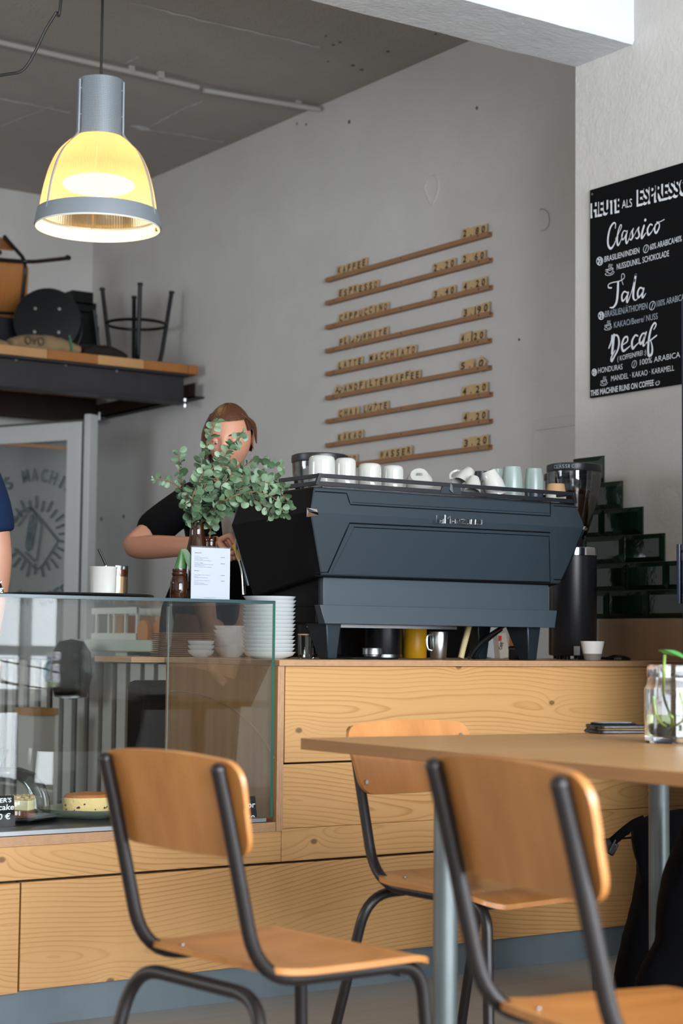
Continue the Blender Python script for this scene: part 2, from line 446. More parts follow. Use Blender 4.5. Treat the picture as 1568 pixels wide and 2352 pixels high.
def arc(c, a, b, r, t0, t1, n=8):
    c, a, b = Vector(c), Vector(a), Vector(b)
    return [c+(a*math.cos(t0+(t1-t0)*i/n)+b*math.sin(t0+(t1-t0)*i/n))*r for i in range(n+1)]
def rounded(pts, rad, n=6):
    P = [Vector(p) for p in pts]; out = [P[0]]
    for i in range(1, len(P)-1):
        a = (P[i-1]-P[i]); b = (P[i+1]-P[i]); d = min(rad, a.length*.49, b.length*.49); A = P[i]+a.normalized()*d; B = P[i]+b.normalized()*d
        for k in range(n+1):
            t = k/n; out.append(A*(1-t)**2+P[i]*2*t*(1-t)+B*t*t)
    return out+[P[-1]]
def catmull(pts, n=6):
    P = [Vector(p) for p in pts]; out = []
    for i in range(len(P)-1):
        p0 = P[max(i-1, 0)]; p1 = P[i]; p2 = P[i+1]; p3 = P[min(i+2, len(P)-1)]
        for k in range(n):
            t = k/n
            out.append(.5*((2*p1)+(p2-p0)*t+(2*p0-5*p1+4*p2-p3)*t*t+(3*p1-p0-3*p2+p3)*t**3))
    return out+[P[-1]]
def interp(vals, n=6):
    out = []
    for i in range(len(vals)-1):
        for k in range(n): out.append(vals[i]+(vals[i+1]-vals[i])*k/n)
    return out+[vals[-1]]
# ================================================================== the room
XP, XW, YB, YC, ZC = 4.5, 5.1, 10.3, 4.197, 3.765      # pillar wall, menu wall, back wall, counter front, ceiling
struct('floor', MB().bb((-3.5, -3.0, -.12), (5.4, 10.6, 0)), 'floor_boards')
struct('ceiling', MB().bb((-3.5, -3.0, ZC), (5.4, 10.6, ZC+.15)), 'ceiling_paint')
wr_ = MB(); wr_.bb((XP, -1.05, 0), (XP+.75, 5.03, ZC)); wr_.bb((XP, -2.6, 0), (XP+.3, -2.4, ZC)); wr_.bb((XP, -2.4, 3.0), (XP+.3, -1.05, ZC)); struct('wall_right', wr_, 'wall_paint')
d2_ = MB()
for y in (-2.37, -1.75, -1.08): d2_.bb((XP+.1, y-.03, 0), (XP+.16, y+.03, 3.0))
for z in (.05, .9, 1.55, 2.95): d2_.bb((XP+.1, -2.4, z-.03), (XP+.16, -1.05, z+.03))
struct('door_3', d2_, 'door_white')
struct('wall_menu', MB().bb((XW, 5.03, 0), (XW+.15, YB, ZC)), 'wall_paint')
struct('wall_back', MB().bb((-3.5, YB, 0), (XW+.15, YB+.15, ZC)), 'wall_paint')
wl = MB(); wl.bb((-3.3, -2.6, 0), (-3.15, 5.5, ZC)); wl.bb((-3.3, 7.7, 0), (-3.15, YB, ZC)); wl.bb((-3.3, 5.5, 0), (-3.15, 7.7, 1.1)); wl.bb((-3.3, 5.5, 2.9), (-3.15, 7.7, ZC))
struct('wall_left', wl, 'wall_paint')
wf = MB(); y0, y1 = -2.6, -2.42
wf.bb((-3.15, y0, 0), (-.9, y1, ZC)); wf.bb((-.9, y0, 0), (3.3, y1, .6)); wf.bb((-.9, y0, 3.3), (4.5, y1, ZC)); wf.bb((3.3, y0, 0), (3.5, y1, 3.3))
struct('wall_front', wf, 'wall_paint')
fr = MB()
for x in (-.88, .5, 1.9, 3.28): fr.bb((x-.03, -2.55, .6), (x+.03, -2.47, 3.3))
for z in (.63, 2.5, 3.27): fr.bb((-.9, -2.55, z-.03), (3.3, -2.47, z+.03))
struct('window_1', fr, 'door_white')
fd = MB()
for x in (3.53, 4.0, 4.47): fd.bb((x-.03, -2.55, 0), (x+.03, -2.47, 3.3))
for z in (.05, .95, 2.2, 3.27): fd.bb((3.5, -2.55, z-.04), (4.5, -2.47, z+.04))
struct('door_1', fd, 'door_white')
f2 = MB()
for yy in (5.53, 6.6, 7.67): f2.bb((-3.25, yy-.03, 1.1), (-3.19, yy+.03, 2.9))
for z in (1.13, 2.87): f2.bb((-3.25, 5.5, z-.03), (-3.19, 7.7, z+.03))
struct('window_added', f2, 'door_white')  # frame of the opening added for the left fill lamp
# beam with a slightly ragged lower edge
bm_ = MB(); n = 70; x0, x1 = -3.2, XP
rows = []
for i in range(n+1):
    x = x0+(x1-x0)*i/n; j = random.uniform(-.006, .006); k = random.uniform(-.006, .006)
    rows.append([(x, 4.713, ZC), (x, 4.713+k*.3, 3.170+j*.4), (x, 4.716+abs(k), 3.157+j*.3), (x, 5.027+k*.6, 3.154+j*.3), (x, 5.03, 3.163), (x, 5.03, ZC)])
bm_.add([p for r_ in rows for p in r_], [(i*6+j, i*6+j+1, (i+1)*6+j+1, (i+1)*6+j) for i in range(n) for j in range(5)]+[(0, 1, 2, 3, 4, 5), tuple(n*6+q for q in (5, 4, 3, 2, 1, 0))])
struct('trim_beam', bm_, 'beam_paint', sharp=25)
# scars in the ceiling paint, plaster patches and drilled holes on the menu wall
cs = MB()
def scar(mb, pts, w_, z):
    P = [PZ(x, y, z) for x, y in pts]; Q = []
    for a, b in zip(P, P[1:]):
        for k in range(8): Q.append(a.lerp(b, k/8)+Vector((random.uniform(-.006, .006), random.uniform(-.006, .006), 0)))
    mb.ribbon(Q, [w_*random.uniform(.4, 1.4) for _ in Q], (0, 0, -1), 0, .002)
scar(cs, [(300, 5), (460, 45), (640, 85), (740, 110)], .016, ZC); scar(cs, [(0, 226), (90, 243), (170, 260)], .02, ZC)
scar(cs, [(305, 289), (345, 298), (440, 312), (520, 327)], .018, ZC); scar(cs, [(345, 290), (420, 250), (470, 230)], .012, ZC)
scar(cs, [(285, 145), (320, 130)], .012, ZC); scar(cs, [(0, 290), (140, 235)], .008, ZC)
P = [PZ(x, y, ZC) for x, y in ((303, 287), (318, 286), (342, 292), (345, 299), (325, 299), (312, 293))]
cs.add([p+Vector((0, 0, -.003)) for p in P], [tuple(range(6))])
struct('trim_ceiling_scars', cs, 'beam_paint')
mw = MB()
for x, y, r in ((1095, 248, .008), (455, 548, .0), (233, 1192, .012), (284, 1186, .012), (1192, 780, .006), (802, 280, .01), (682, 284, .006), (703, 286, .006)):
    if r: 
        p = PX(x, y, XW); mw.cyl(p+Vector((-.002, 0, 0)), p, r, 10)
for x, y in ((1000, 78), (890, 118), (753, 141), (748, 82), (765, 103), (780, 97), (810, 150), (830, 160)):
    p = PZ(x, y, ZC); mw.cyl(p, p+Vector((0, 0, -.002)), random.uniform(.006, .014), 8)
struct('trim_wall_marks', mw, 'rubber_grey')
cr = MB()
P = [PX(1245+17*math.cos(t), 505+25*math.sin(t), XW) for t in [-1.9+3.6*i/16 for i in range(17)]]
cr.ribbon(P, .004, (-1, 0, 0), 0, .002); struct('trim_wall_ring_mark', cr, 'grey_card')
sc2 = MB()
P = [PX(x, y, XW) for x, y in ((975, 430), (985, 412), (1000, 403), (1008, 425), (1003, 450), (992, 470), (982, 452), (975, 430))]
sc2.tube(catmull(P, 5), .006, 6); struct('trim_wall_patch', sc2, 'wall_paint')

# ceiling conduit
t = thing('ceiling_conduit', PZ(365, 173, ZC), 'thin grey conduit pipe clipped along the dark ceiling behind the pendant lamp', 'pipe')
a, b, c, d = PZ(-60, 83, ZC-.03), PZ(455, 200, ZC-.03), PZ(468, 207, ZC-.03), PZ(733, 251, ZC-.03)
MB().cyl(a, b, .014, 10).build('pipe', 'white_plastic', t); MB().cyl(c, d, .014, 10).build('pipe', 'white_plastic', t)
for x, y in ((368, 173), (683, 240), (300, 160)):
    p = PZ(x, y, ZC-.02); MB().box(p, (.03, .03, .035)).build('clip', 'white_plastic', t)

# electrical cover
a = PX(1232, 966, XW); b = PX(1340, 1250, XW)
MBb = MB().bb((XW-.025, b.y-.02, b.z), (XW, a.y, a.z)); MBb.bb((XW-.03, b.y, a.z-.05), (XW-.024, a.y-.02, a.z-.035))
tag(MBb.build('wall_cabinet', 'wall_paint', bevel=.003, origin=(XW, a.y-.2, b.z)), 'flat off white electrical cabinet cover low on the menu wall beside the pillar', 'cabinet')

# ------------------------------------------------------------------ wall tiles and plywood splashback
rows_px = [(1034, 1388, 1), (1097, 1431, 2), (1160, 1478, 3), (1221, 1529, 4)]
t = thing('tile_splashback', (XP, 4.6, 1.05), 'glossy dark green tiles climbing like stairs up the white pillar', 'tiles')
mb = MB(); H_, W_ = .0995, .204
zb = 1.061; y_edge = 5.03
def tile(mb, ya, yb, za, zt):
    e, d_ = .016, .009; x = XP-.002
    o = [(x-.004, ya, za), (x-.004, yb, za), (x-.004, yb, zt), (x-.004, ya, zt)]
    s_ = 1 if yb > ya else -1
    i_ = [(x-.004-d_, ya+e*s_, za+e), (x-.004-d_, yb-e*s_, za+e), (x-.004-d_, yb-e*s_, zt-e), (x-.004-d_, ya+e*s_, zt-e)]
    bk = [(x, p[1], p[2]) for p in o]
    mb.add(bk+o+i_, [(0, 1, 5, 4), (1, 2, 6, 5), (2, 3, 7, 6), (3, 0, 4, 7), (4, 5, 9, 8), (5, 6, 10, 9), (6, 7, 11, 10), (7, 4, 8, 11), (8, 9, 10, 11)])
ends = [None, None]
yr = {}
for i, (x, y) in enumerate(((1528, 1290), (1478, 1225), (1431, 1160), (1388, 1095))): yr[i+2] = PX(x, y, XP).y
for row in range(7):
    za = zb+row*H_+.0015; zt = zb+(row+1)*H_-.0015
    if row > 5: break
    if row < 2:
        off = .08 if row == 1 else .185
        y = y_edge-off
        tile(mb, y+.001, y_edge+.006, za, zt)
        while y > 2.2:
            yn = y-W_; tile(mb, yn+.0015, y-.0015, za, zt); y = yn
    else:
        y = yr[row]
        while y < y_edge:
            yn = min(y+W_, y_edge+.006); tile(mb, y+.0015, yn-.0015, za, zt); y += W_
mb.build('tile_field', 'green_tile', t, sharp=20)
gm = MB().bb((XP-.0045, 2.2, zb), (XP-.0001, y_edge, zb+2*H_))
for row in range(2, 6): gm.bb((XP-.0045, yr[row], zb+row*H_), (XP-.0001, y_edge, zb+(row+1)*H_))
gm.build('grout', 'grout', t)
tag(MB().bb((XP-.02, 2.2, .9145), (XP-.0005, 4.88, 1.058)).build('splashback_board', 'ply_back', origin=(XP, 4, .915), bevel=.001), 'plain plywood upstand below the green tiles at the counter end', 'board')
# ================================================================== menu rails with letter tiles
RX = XW-.001
def zpx(zx, zy): return 700+zx/3.136, 500+zy/3.136
rails = [((757, 643), (1130, 541)), ((757, 695), (1132, 601)), ((757, 752), (1132, 662)), ((757, 806), (1132, 724)), ((757, 858), (1130, 785)),
         ((757, 916), (1130, 844)), ((757, 970), (1132, 905)), ((757, 1024), (1132, 968)), ((757, 1074), (1131, 1030))]
order = ['topmost', 'second', 'third', 'fourth', 'fifth', 'sixth', 'seventh', 'eighth', 'lowest']
drink = ['coffee', 'espresso', 'cappuccino', 'flat white', 'latte macchiato', 'filter coffee', 'chai latte', 'cocoa', 'water']
ords = ['first', 'second', 'third', 'fourth', 'fifth', 'sixth', 'seventh', 'eighth', 'ninth', 'tenth', 'eleventh', 'twelfth', 'thirteenth', 'fourteenth', 'fifteenth', 'last']
railz = []
for i, (a, b) in enumerate(rails):
    A, B = PX(*a, XW), PX(*b, XW); z = (A.z+B.z)/2; railz.append(z)
    t = thing('menu_rail', (XW, (A.y+B.y)/2, z), f'{order[i]} of the nine oak menu rails on the grey wall, the {drink[i]} line', 'menu rail', 'oak menu rails on the wall')
    mb = MB(); ya, yb = B.y, A.y
    prof = [(XW, z-.011), (XW-.03, z-.011), (XW-.03, z+.011), (XW-.022, z+.011), (XW-.020, z-.003), (XW-.012, z-.003), (XW-.010, z+.011), (XW, z+.011)]
    mb.prism([(p[0], ya, p[1]) for p in prof], (0, yb-ya, 0))
    mb.build('ledge', 'rail_oak', t, bevel=.0015)
    for f in (.06, .5, .95): p = Vector((XW-.0302, yb+(ya-yb)*f, z)); MB().cyl(p, p+Vector((-.001, 0, 0)), .004, 8).build('screw', 'rust_steel', t)
words = [
 (0, 'KAFFEE', 232, 443), (0, '2.80', 1130, 1308),
 (1, 'ESPRESSO', 240, 528), (1, '2.20', 920, 1083), (1, '2.60', 1130, 1298),
 (2, 'CAPPUCCINO', 242, 600), (2, '3.40', 922, 1083), (2, '4.20', 1135, 1308),
 (3, 'FL', 245, 312), (3, 'AT', 312, 378), (3, 'WHITE', 413, 598), (3, '3.', 1135, 1220), (3, '90', 1232, 1328),
 (4, 'LATTE', 238, 414), (4, 'MACCHIATO', 460, 800), (4, '4.', 1118, 1195), (4, '20', 1208, 1295),
 (5, 'H', 200, 255), (5, 'ANDFILTERKAFFEE', 275, 830), (5, '5.', 1112, 1215), (5, '0', 1222, 1275),
 (6, 'CHAI', 240, 388), (6, 'L', 420, 447), (6, 'AT', 447, 512), (6, 'TE', 528, 600), (6, '4.20', 1128, 1315),
 (7, 'KAKAO', 235, 416), (7, '4.20', 1135, 1312),
 (8, 'LIMO', 230, 375), (8, 'WASSER', 535, 770), (8, '3.20', 1138, 1320)]
fallen = {(3, 'AT'): 38, (5, 'H'): 32, (5, '0'): 36, (6, 'AT'): 30}
th = .058
for ri, wd, xa, xb in words:
    z = railz[ri]; (ax, ay), (bx, by) = rails[ri]
    def yat(zx):
        px = 700+zx/3.136; py = ay+(by-ay)*(px-ax)/(bx-ax); return PX(px, py, XW-.015).y
    n = len(wd)
    for k, ch in enumerate(wd):
        y1 = yat(xa+(xb-xa)*k/n); y2 = yat(xa+(xb-xa)*(k+1)/n); w_ = abs(y1-y2)-.0015; yc = (y1+y2)/2
        h = th*random.choice((1, 1, 1, .97, 1.06)); rise = random.choice((0, 0, 0, 0, .004)); zb_ = z-.003+rise
        tl = fallen.get((ri, wd), 0)+(random.uniform(-10, 10) if (ri, wd) in fallen and len(wd) > 1 else random.uniform(-1, 1))
        R_ = Matrix.Translation((XW-.0165, yc, zb_)) @ Matrix.Rotation(math.radians(tl if wd != 'x' else 0), 4, 'X') @ Matrix.Rotation(math.radians(4), 4, 'Y')
        mb = MB(); mb.add([R_ @ Vector(p) for p in [(sx*.0018, sy*w_/2, sz*h) for sz in (0, 1) for sx, sy in ((-1, -1), (1, -1), (1, 1), (-1, 1))]],
                          [(3, 2, 1, 0), (4, 5, 6, 7), (0, 1, 5, 4), (1, 2, 6, 5), (2, 3, 7, 6), (3, 0, 4, 7)])
        cw = w_*(.58 if ch not in '.I1' else .2); hh = h*.53; zb2 = h*.33
        if ch == '.':
            q = [R_ @ Vector((-.0024, y_, z_)) for y_, z_ in ((w_*.1, h*.33), (-w_*.1, h*.33), (-w_*.1, h*.43), (w_*.1, h*.43))]; mb.add(q, [(0, 1, 2, 3)], 1)
        else:
            mb.text(ch, R_ @ Vector((-.0022, cw/2, zb2)), R_ @ Vector((-.0022, -cw/2, zb2)), (R_.to_3x3() @ Vector((0, 0, hh))), (-1, 0, 0), 1, .0004, bold=.03)
        o = mb.build('letter_tile', ['tile_birch', 'tile_print'], origin=(XW-.0165, yc, zb_), flat=True)
        kind = 'price' if wd[0].isdigit() else 'word'; wname = {'FL': 'FLAT', 'H': 'HANDFILTERKAFFEE', 'ANDFILTERKAFFEE': 'HANDFILTERKAFFEE', 'L': 'CHAI LATTE', 'TE': 'CHAI LATTE'}.get(wd, wd)
        if wd == 'AT': wname = 'FLAT' if ri == 3 else 'CHAI LATTE'
        off = {'ANDFILTERKAFFEE': 1, 'TE': 3}.get(wd, 0)
        if wd == 'AT': off = 2 if ri == 3 else 1
        if kind == 'price': wname = {(3, '3.'): '3.90', (3, '90'): '3.90', (4, '4.'): '4.20', (4, '20'): '4.20', (5, '5.'): '5.00', (5, '0'): '5.00'}.get((ri, wd), wd); off = 2 if wd in ('90', '20') else (3 if wd == '0' else 0)
        chn = {'.': 'dot', '0': 'digit 0'}.get(ch, ('digit ' if ch.isdigit() else 'letter ')+ch)
        oi = 'last' if off+k == len(wname)-1 else ords[min(off+k, 15)]
        if wname == 'CHAI LATTE': oi = ['first', 'second', 'third', 'fourth', 'last'][off+k]
        lab = f"{'fallen ' if (ri, wd) in fallen else ''}{chn} tile, {oi} in {'second word of ' if wname == 'CHAI LATTE' else ('price ' if kind == 'price' else '')}{wname} on the {order[ri]} rail"
        tag(o, lab, 'letter tile', 'letter tiles on the menu rails')

# ================================================================== chalkboard
BX = XP-.012
def BP(x, y): return PX(x, y, BX)
a, b = BP(1353.5, 437), BP(1354.5, 914); yl = (a.y+b.y)/2; yr_ = yl-.62
t = thing('chalkboard', (XP, yl-.31, b.z), 'tall black chalkboard listing the three espresso beans on the white pillar', 'chalkboard')
MB().bb((BX, yr_, b.z), (XP-.001, yl, a.z)).build('board', 'board_black', t, bevel=.001)
mb = MB(); NX = (-1, 0, 0)
def z3(x, y): return 1340+x*.1454, 360+y*.1454
def z4(x, y): return 1340+x*.1454, 630+y*.1454
SCL = (BP(1450, 600)-BP(1450, 700)).z/100        # metres per pixel up the board
def stroke(pts, w_, conv=z3, mi=0, n=5):
    P = catmull([BP(*conv(*p)) for p in pts], n); W = w_ if not isinstance(w_, (list, tuple)) else interp(list(w_), n)
    if not isinstance(W, list): W = [W]*len(P)
    mb.ribbon(P, [q*.1454*SCL for q in W], NX, mi, .0006)
def line(txt, a, b, h, conv=z3, mi=0, bold=.0, shear=.0):
    mb.text(txt, BP(*conv(*a)), BP(*conv(*b)), (0, 0, h*.1454*SCL), NX, mi, .0006, shear, bold=bold)
# headline: block letters drawn by their shadow
for txt, p, q, h in (('HEUTE', (110, 960), (565, 868), 215), ('ESPRESSO', (838, 775), (1660, 585), 235)):
    line(txt, p, q, h, bold=.05)
    dx = 26
    A, B = BP(*z3(p[0]+dx, p[1]-38)), BP(*z3(q[0]+dx, q[1]-38))
    mb.text(txt, A, B, (0, 0, h*.1454*SCL), NX, 1, .0011, bold=.035)
line('ALS', (605, 818), (765, 788), 130)
# Classico
stroke([(500, 1130), (505, 1060), (470, 1050), (415, 1140), (385, 1290), (390, 1400), (430, 1450), (480, 1390), (520, 1290)], (14, 20, 30, 34, 36, 38, 40, 22, 10))
stroke([(500, 1300), (560, 1200), (600, 1100), (580, 1080), (545, 1190), (530, 1330), (545, 1400), (585, 1330), (620, 1230)], (8, 10, 16, 14, 26, 36, 30, 14, 8))
stroke([(690, 1190), (640, 1170), (605, 1240), (615, 1310), (650, 1270), (690, 1170)], (14, 18, 24, 28, 16, 10)); stroke([(690, 1170), (668, 1280), (680, 1370), (720, 1290)], (22, 36, 30, 10))
stroke([(720, 1290), (750, 1190), (790, 1130), (770, 1180), (775, 1260), (750, 1310), (725, 1300)], (8, 12, 18, 28, 34, 28, 14))
stroke([(775, 1290), (830, 1180), (875, 1110), (865, 1160), (880, 1240), (850, 1290), (820, 1280)], (8, 12, 18, 28, 34, 28, 14))
stroke([(955, 1090), (925, 1200), (920, 1290), (985, 1200)], (36, 40, 36, 10)); mb.ball(BP(*z3(972, 1000)), 24*.1454*SCL, 10, 0, (.05, 1, 1))
stroke([(1085, 1080), (1050, 1070), (1010, 1150), (1025, 1235), (1080, 1180), (1110, 1120)], (20, 24, 34, 36, 14, 8))
stroke([(1180, 1050), (1140, 1070), (1120, 1150), (1145, 1205), (1190, 1130), (1195, 1060), (1150, 1030), (1200, 1030), (1275, 990)], (14, 22, 32, 34, 26, 18, 10, 12, 12))
def globe(c, rx, ry, conv):
    for k in range(1): stroke([(c[0]+rx*math.cos(q), c[1]+ry*math.sin(q)) for q in [2*pi*i/12 for i in range(13)]], 14, conv)
    stroke([(c[0]-rx*.5, c[1]-ry*.5), (c[0]-rx*.1, c[1]-ry*.2), (c[0]-rx*.4, c[1]+ry*.6)], 26, conv); stroke([(c[0]+rx*.3, c[1]-ry*.6), (c[0]+rx*.6, c[1]), (c[0]+rx*.3, c[1]+ry*.5)], 22, conv)
def bean(c, rx, ry, conv):
    stroke([(c[0]+rx*math.cos(q)+ry*.3*-math.sin(q)*.6, c[1]+ry*math.sin(q)) for q in [2*pi*i/12 for i in range(13)]], 9, conv)
    stroke([(c[0]+rx*.4, c[1]-ry*.7), (c[0]+rx*.1, c[1]-ry*.1), (c[0]-rx*.1, c[1]+ry*.2), (c[0]-rx*.4, c[1]+ry*.8)], 9, conv)
def cup(c, s_, conv):
    f = lambda L: [(c[0]+x*s_, c[1]+y*s_) for x, y in L]
    stroke(f([(-35, -10), (-30, 40), (0, 60), (40, 45), (62, -25), (40, -38), (0, -25), (-35, -10), (-10, 5), (30, -5), (60, -28)]), 9*s_**.5, conv)
    stroke(f([(-35, 0), (-62, -10), (-60, 25), (-30, 38)]), 9*s_**.5, conv); stroke(f([(-60, 55), (-75, 80), (-20, 95), (50, 75), (80, 35), (65, 22)]), 9*s_**.5, conv)
    for x in (-10, 15, 40): stroke(f([(x, -45), (x-8, -65), (x+8, -85), (x, -105)]), 7*s_**.5, conv)
globe((255, 1650), 48, 62, z3); line('BRASILIEN/INDIEN', (330, 1665), (880, 1520), 90)
bean((985, 1455), 40, 62, z3); line('60% ARABICA/40%', (1048, 1475), (1550, 1335), 92)
cup((410, 1790), .9, z3); line('NUSS/DUNKL. SCHOKOLADE', (525, 1785), (1350, 1570), 92)
# Tala
stroke([(440, 215), (395, 210), (395, 160), (460, 130), (560, 110), (640, 60), (640, 0), (605, 0), (600, 80), (625, 165)], (24, 22, 16, 14, 16, 12, 10, 10, 10, 10), z4)
stroke([(545, 135), (540, 280), (520, 440), (470, 520), (415, 525)], (42, 46, 46, 32, 14), z4)
stroke([(690, 290), (640, 275), (605, 340), (615, 420), (660, 380), (705, 280)], (18, 24, 32, 34, 18, 10), z4); stroke([(705, 285), (685, 380), (690, 445), (740, 330)], (30, 38, 30, 10), z4)
stroke([(740, 330), (780, 200), (825, 10)], (10, 20, 44), z4); stroke([(825, 10), (795, 200), (785, 360), (820, 410), (880, 350)], (40, 44, 40, 16, 8), z4)
stroke([(935, 225), (890, 215), (855, 285), (865, 365), (910, 320), (950, 225)], (22, 28, 34, 36, 18, 12), z4); stroke([(950, 225), (928, 320), (935, 370), (985, 300)], (34, 40, 30, 8), z4)
globe((278, 655), 45, 58, z4); line('BRASILIEN/ÄTHIOPIEN', (340, 680), (1008, 545), 100, z4, 2)
bean((1085, 495), 44, 68, z4); line('100% ARABICA', (1155, 515), (1590, 405), 95, z4, 2)
cup((385, 810), .75, z4); line('KAKAO/Beere/ NUSS', (480, 850), (1170, 705), 95, z4, 2)
# Decaf
stroke([(450, 970), (440, 1060), (400, 1165)], (34, 34, 26), z4); stroke([(480, 960), (465, 1100), (450, 1250)], (46, 52, 48), z4)
stroke([(460, 975), (530, 965), (560, 1050), (545, 1180), (490, 1290), (445, 1370), (440, 1310), (500, 1200)], (24, 30, 38, 36, 32, 46, 30, 14), z4)
stroke([(610, 1120), (690, 1060), (690, 990), (640, 1010), (605, 1120), (625, 1210), (690, 1170), (735, 1130)], (14, 26, 28, 34, 44, 42, 24, 14), z4)
stroke([(855, 975), (815, 965), (765, 1060), (775, 1170), (820, 1130), (880, 1070)], (24, 30, 42, 44, 24, 12), z4)
stroke([(975, 935), (930, 940), (885, 1030), (900, 1100), (945, 1030), (985, 925)], (20, 28, 38, 38, 22, 14), z4); stroke([(990, 915), (950, 1040), (945, 1130), (1010, 1060)], (30, 44, 34, 12), z4)
stroke([(1110, 870), (1145, 800), (1120, 770), (1070, 850), (1035, 1000), (1020, 1180), (1030, 1280), (1075, 1260), (1085, 1160), (1060, 1040)], (18, 26, 30, 36, 44, 44, 50, 44, 34, 14), z4)
stroke([(960, 1110), (1060, 1040), (1155, 965)], (14, 24, 22), z4)
line('( KOFFEINFREI :)', (535, 1375), (985, 1265), 78, z4)
globe((170, 1550), 36, 52, z4); line('HONDURAS', (230, 1565), (615, 1500), 85, z4)
bean((800, 1420), 36, 58, z4); line('100% ARABICA', (890, 1435), (1525, 1310), 85, z4)
cup((320, 1690), .72, z4); line('MANDEL · KAKAO · KARAMELL', (435, 1690), (1430, 1520), 85, z4)
line('THIS MACHINE RUNS ON COFFEE', (110, 1925), (1108, 1755), 88, z4, bold=.025)
stroke([(1135, 1710), (1150, 1750), (1190, 1735), (1200, 1690)], 12, z4); stroke([(1155, 1690), (1158, 1715)], 10, z4); stroke([(1180, 1680), (1182, 1705)], 10, z4)
mb.build('chalk_lettering', ['chalk', 'board_black', 'chalk_dim'], t, flat=True)
p = BP(1358, 443); MB().cyl(p+Vector((-.002, -.005, -.006)), p+Vector((0, -.005, -.006)), .004, 10).build('screw', 'bolt_zinc', t)

# ================================================================== glass door leaf standing open in front of the back wall
hx = PY(205, 960, 9.3); ang = math.radians(114.6); dv = Vector((math.cos(ang), math.sin(ang), 0)); nv = Vector((-dv.y, dv.x, 0))
if nv.y > 0: nv = -nv
zt = hx.z; H0 = Vector((hx.x, hx.y, 0)); Wd = .98; fw = .105
t = tag(empty('door_2', H0), kind='structure')
def leaf(a, b, z0, z1, d0, d1):
    P = [H0+dv*a, H0+dv*b]; return [(P[0]+nv*d0), (P[1]+nv*d0), (P[1]+nv*d1), (P[0]+nv*d1)], z0, z1
def lbox(mb, a, b, z0, z1, d0=-.03, d1=.03, mi=0):
    q, z0, z1 = leaf(a, b, z0, z1, d0, d1); return mb.prism([Vector((p.x, p.y, z0)) for p in q], (0, 0, z1-z0), mi)
mb = MB(); lbox(mb, .035, fw+.035, 0.02, zt-.02); lbox(mb, Wd-fw, Wd, .02, zt-.02); lbox(mb, fw+.03, Wd-fw+.01, zt-.02-fw, zt-.02); lbox(mb, fw+.03, Wd-fw+.01, .02, .25)
mb.build('door_frame', 'door_white', t, bevel=.006)
mb = MB(); lbox(mb, .012, .036, .02, zt-.03, -.02, .02); lbox(mb, .012, Wd, zt-.02, zt-.008, -.02, .02); mb.build('door_seal', 'rubber_grey', t)
mb = MB(); lbox(mb, -.03, .013, .0, zt+.02, -.045, .03); mb.build('door_jamb', 'door_white', t, bevel=.004)
mb = MB(); lbox(mb, fw+.034, Wd-fw+.002, .25, zt-.02-fw, -.004, .004); mb.build('door_pane', 'door_glass', t)
mb = MB(); 
def dp(x, y):
    d = ray(x, y); k = (H0+nv*.007-CAMP).dot(nv)/d.dot(nv); return CAMP+d*k
mb.ribbon([dp(-60, 1017), dp(60, 1022), dp(163, 1030)], .018, nv, 0, 0); mb.build('glazing_bar', 'rail_oak', t)
mb = MB(); c = (84, 1235); UP = Vector((0, 0, 1))
def logo(pts, w_): mb.ribbon([dp(*p) for p in pts], w_, nv, 0, 0)
q = lambda L: [(x*.2168, 1060+y*.2168) for x, y in L]
logo(catmull2 if False else q([(330, 500), (610, 835), (600, 870), (440, 1115), (400, 1140), (350, 1120), (160, 930)]), .014)
logo(q([(330, 500), (290, 495), (220, 530), (150, 620), (100, 690)]), .018); logo(q([(345, 560), (300, 950), (260, 960), (360, 1055), (385, 1050), (440, 670), (345, 510)]), .012); logo(q([(300, 530), (190, 680)]), .01)
for k in range(26):
    a_ = 2*pi*k/26+.1; r0, r1 = (.62, .84) if k % 2 else (.68, .92)
    if k in (): continue
    R0 = 400; cx, cy = 375, 800
    if not (-.9 < math.cos(a_) < 2): continue
    logo(q([(cx+R0*r0*math.cos(a_)*.95, cy-R0*r0*math.sin(a_)*1.15), (cx+R0*r1*math.cos(a_)*.95, cy-R0*r1*math.sin(a_)*1.15)]), .014)
def arc_text(txt, a0, a1, R_, h, flip=1):
    cx, cy = 375, 800
    for k, ch in enumerate(txt):
        if ch == ' ': continue
        a_ = math.radians(a0+(a1-a0)*(k+.5)/len(txt)); C = dp(*q([(cx+R_*math.cos(a_), cy-R_*1.1*math.sin(a_))])[0])
        O = dp(*q([(cx, cy)])[0]); rad = (C-O).normalized()*flip; tan = rad.cross(nv).normalized()
        if tan.dot(_R) < 0 and flip > 0 and math.sin(a_) > .2: tan = -tan
        w_ = h*.62*(.35 if ch == 'I' else 1)
        mb.text(ch, C-tan*w_/2-rad*h/2, C+tan*w_/2-rad*h/2, rad*h, nv, 0, 0, bold=.02)
arc_text('THIS MACHINE', 154, 38, 600, .075); arc_text('RUNS ON COFFEE', 207, 322, 600, .075, -1)
P = [q([(330+8*i, 965-52*i)])[0] for i in range(7)]
for i, ch in enumerate('COFFEE'):
    A = dp(*P[i]); B = dp(*P[i+1]); u_ = (B-A).normalized(); r_ = u_.cross(nv).normalized()
    if r_.dot(_R) > 0: r_ = -r_
    mb.text(ch, A+u_*.008-r_*.0-_R*.0, A+u_*.075, r_*.055, nv, 0, 0, bold=.02)
mb.build('door_logo', 'logo_grey', t, flat=True)

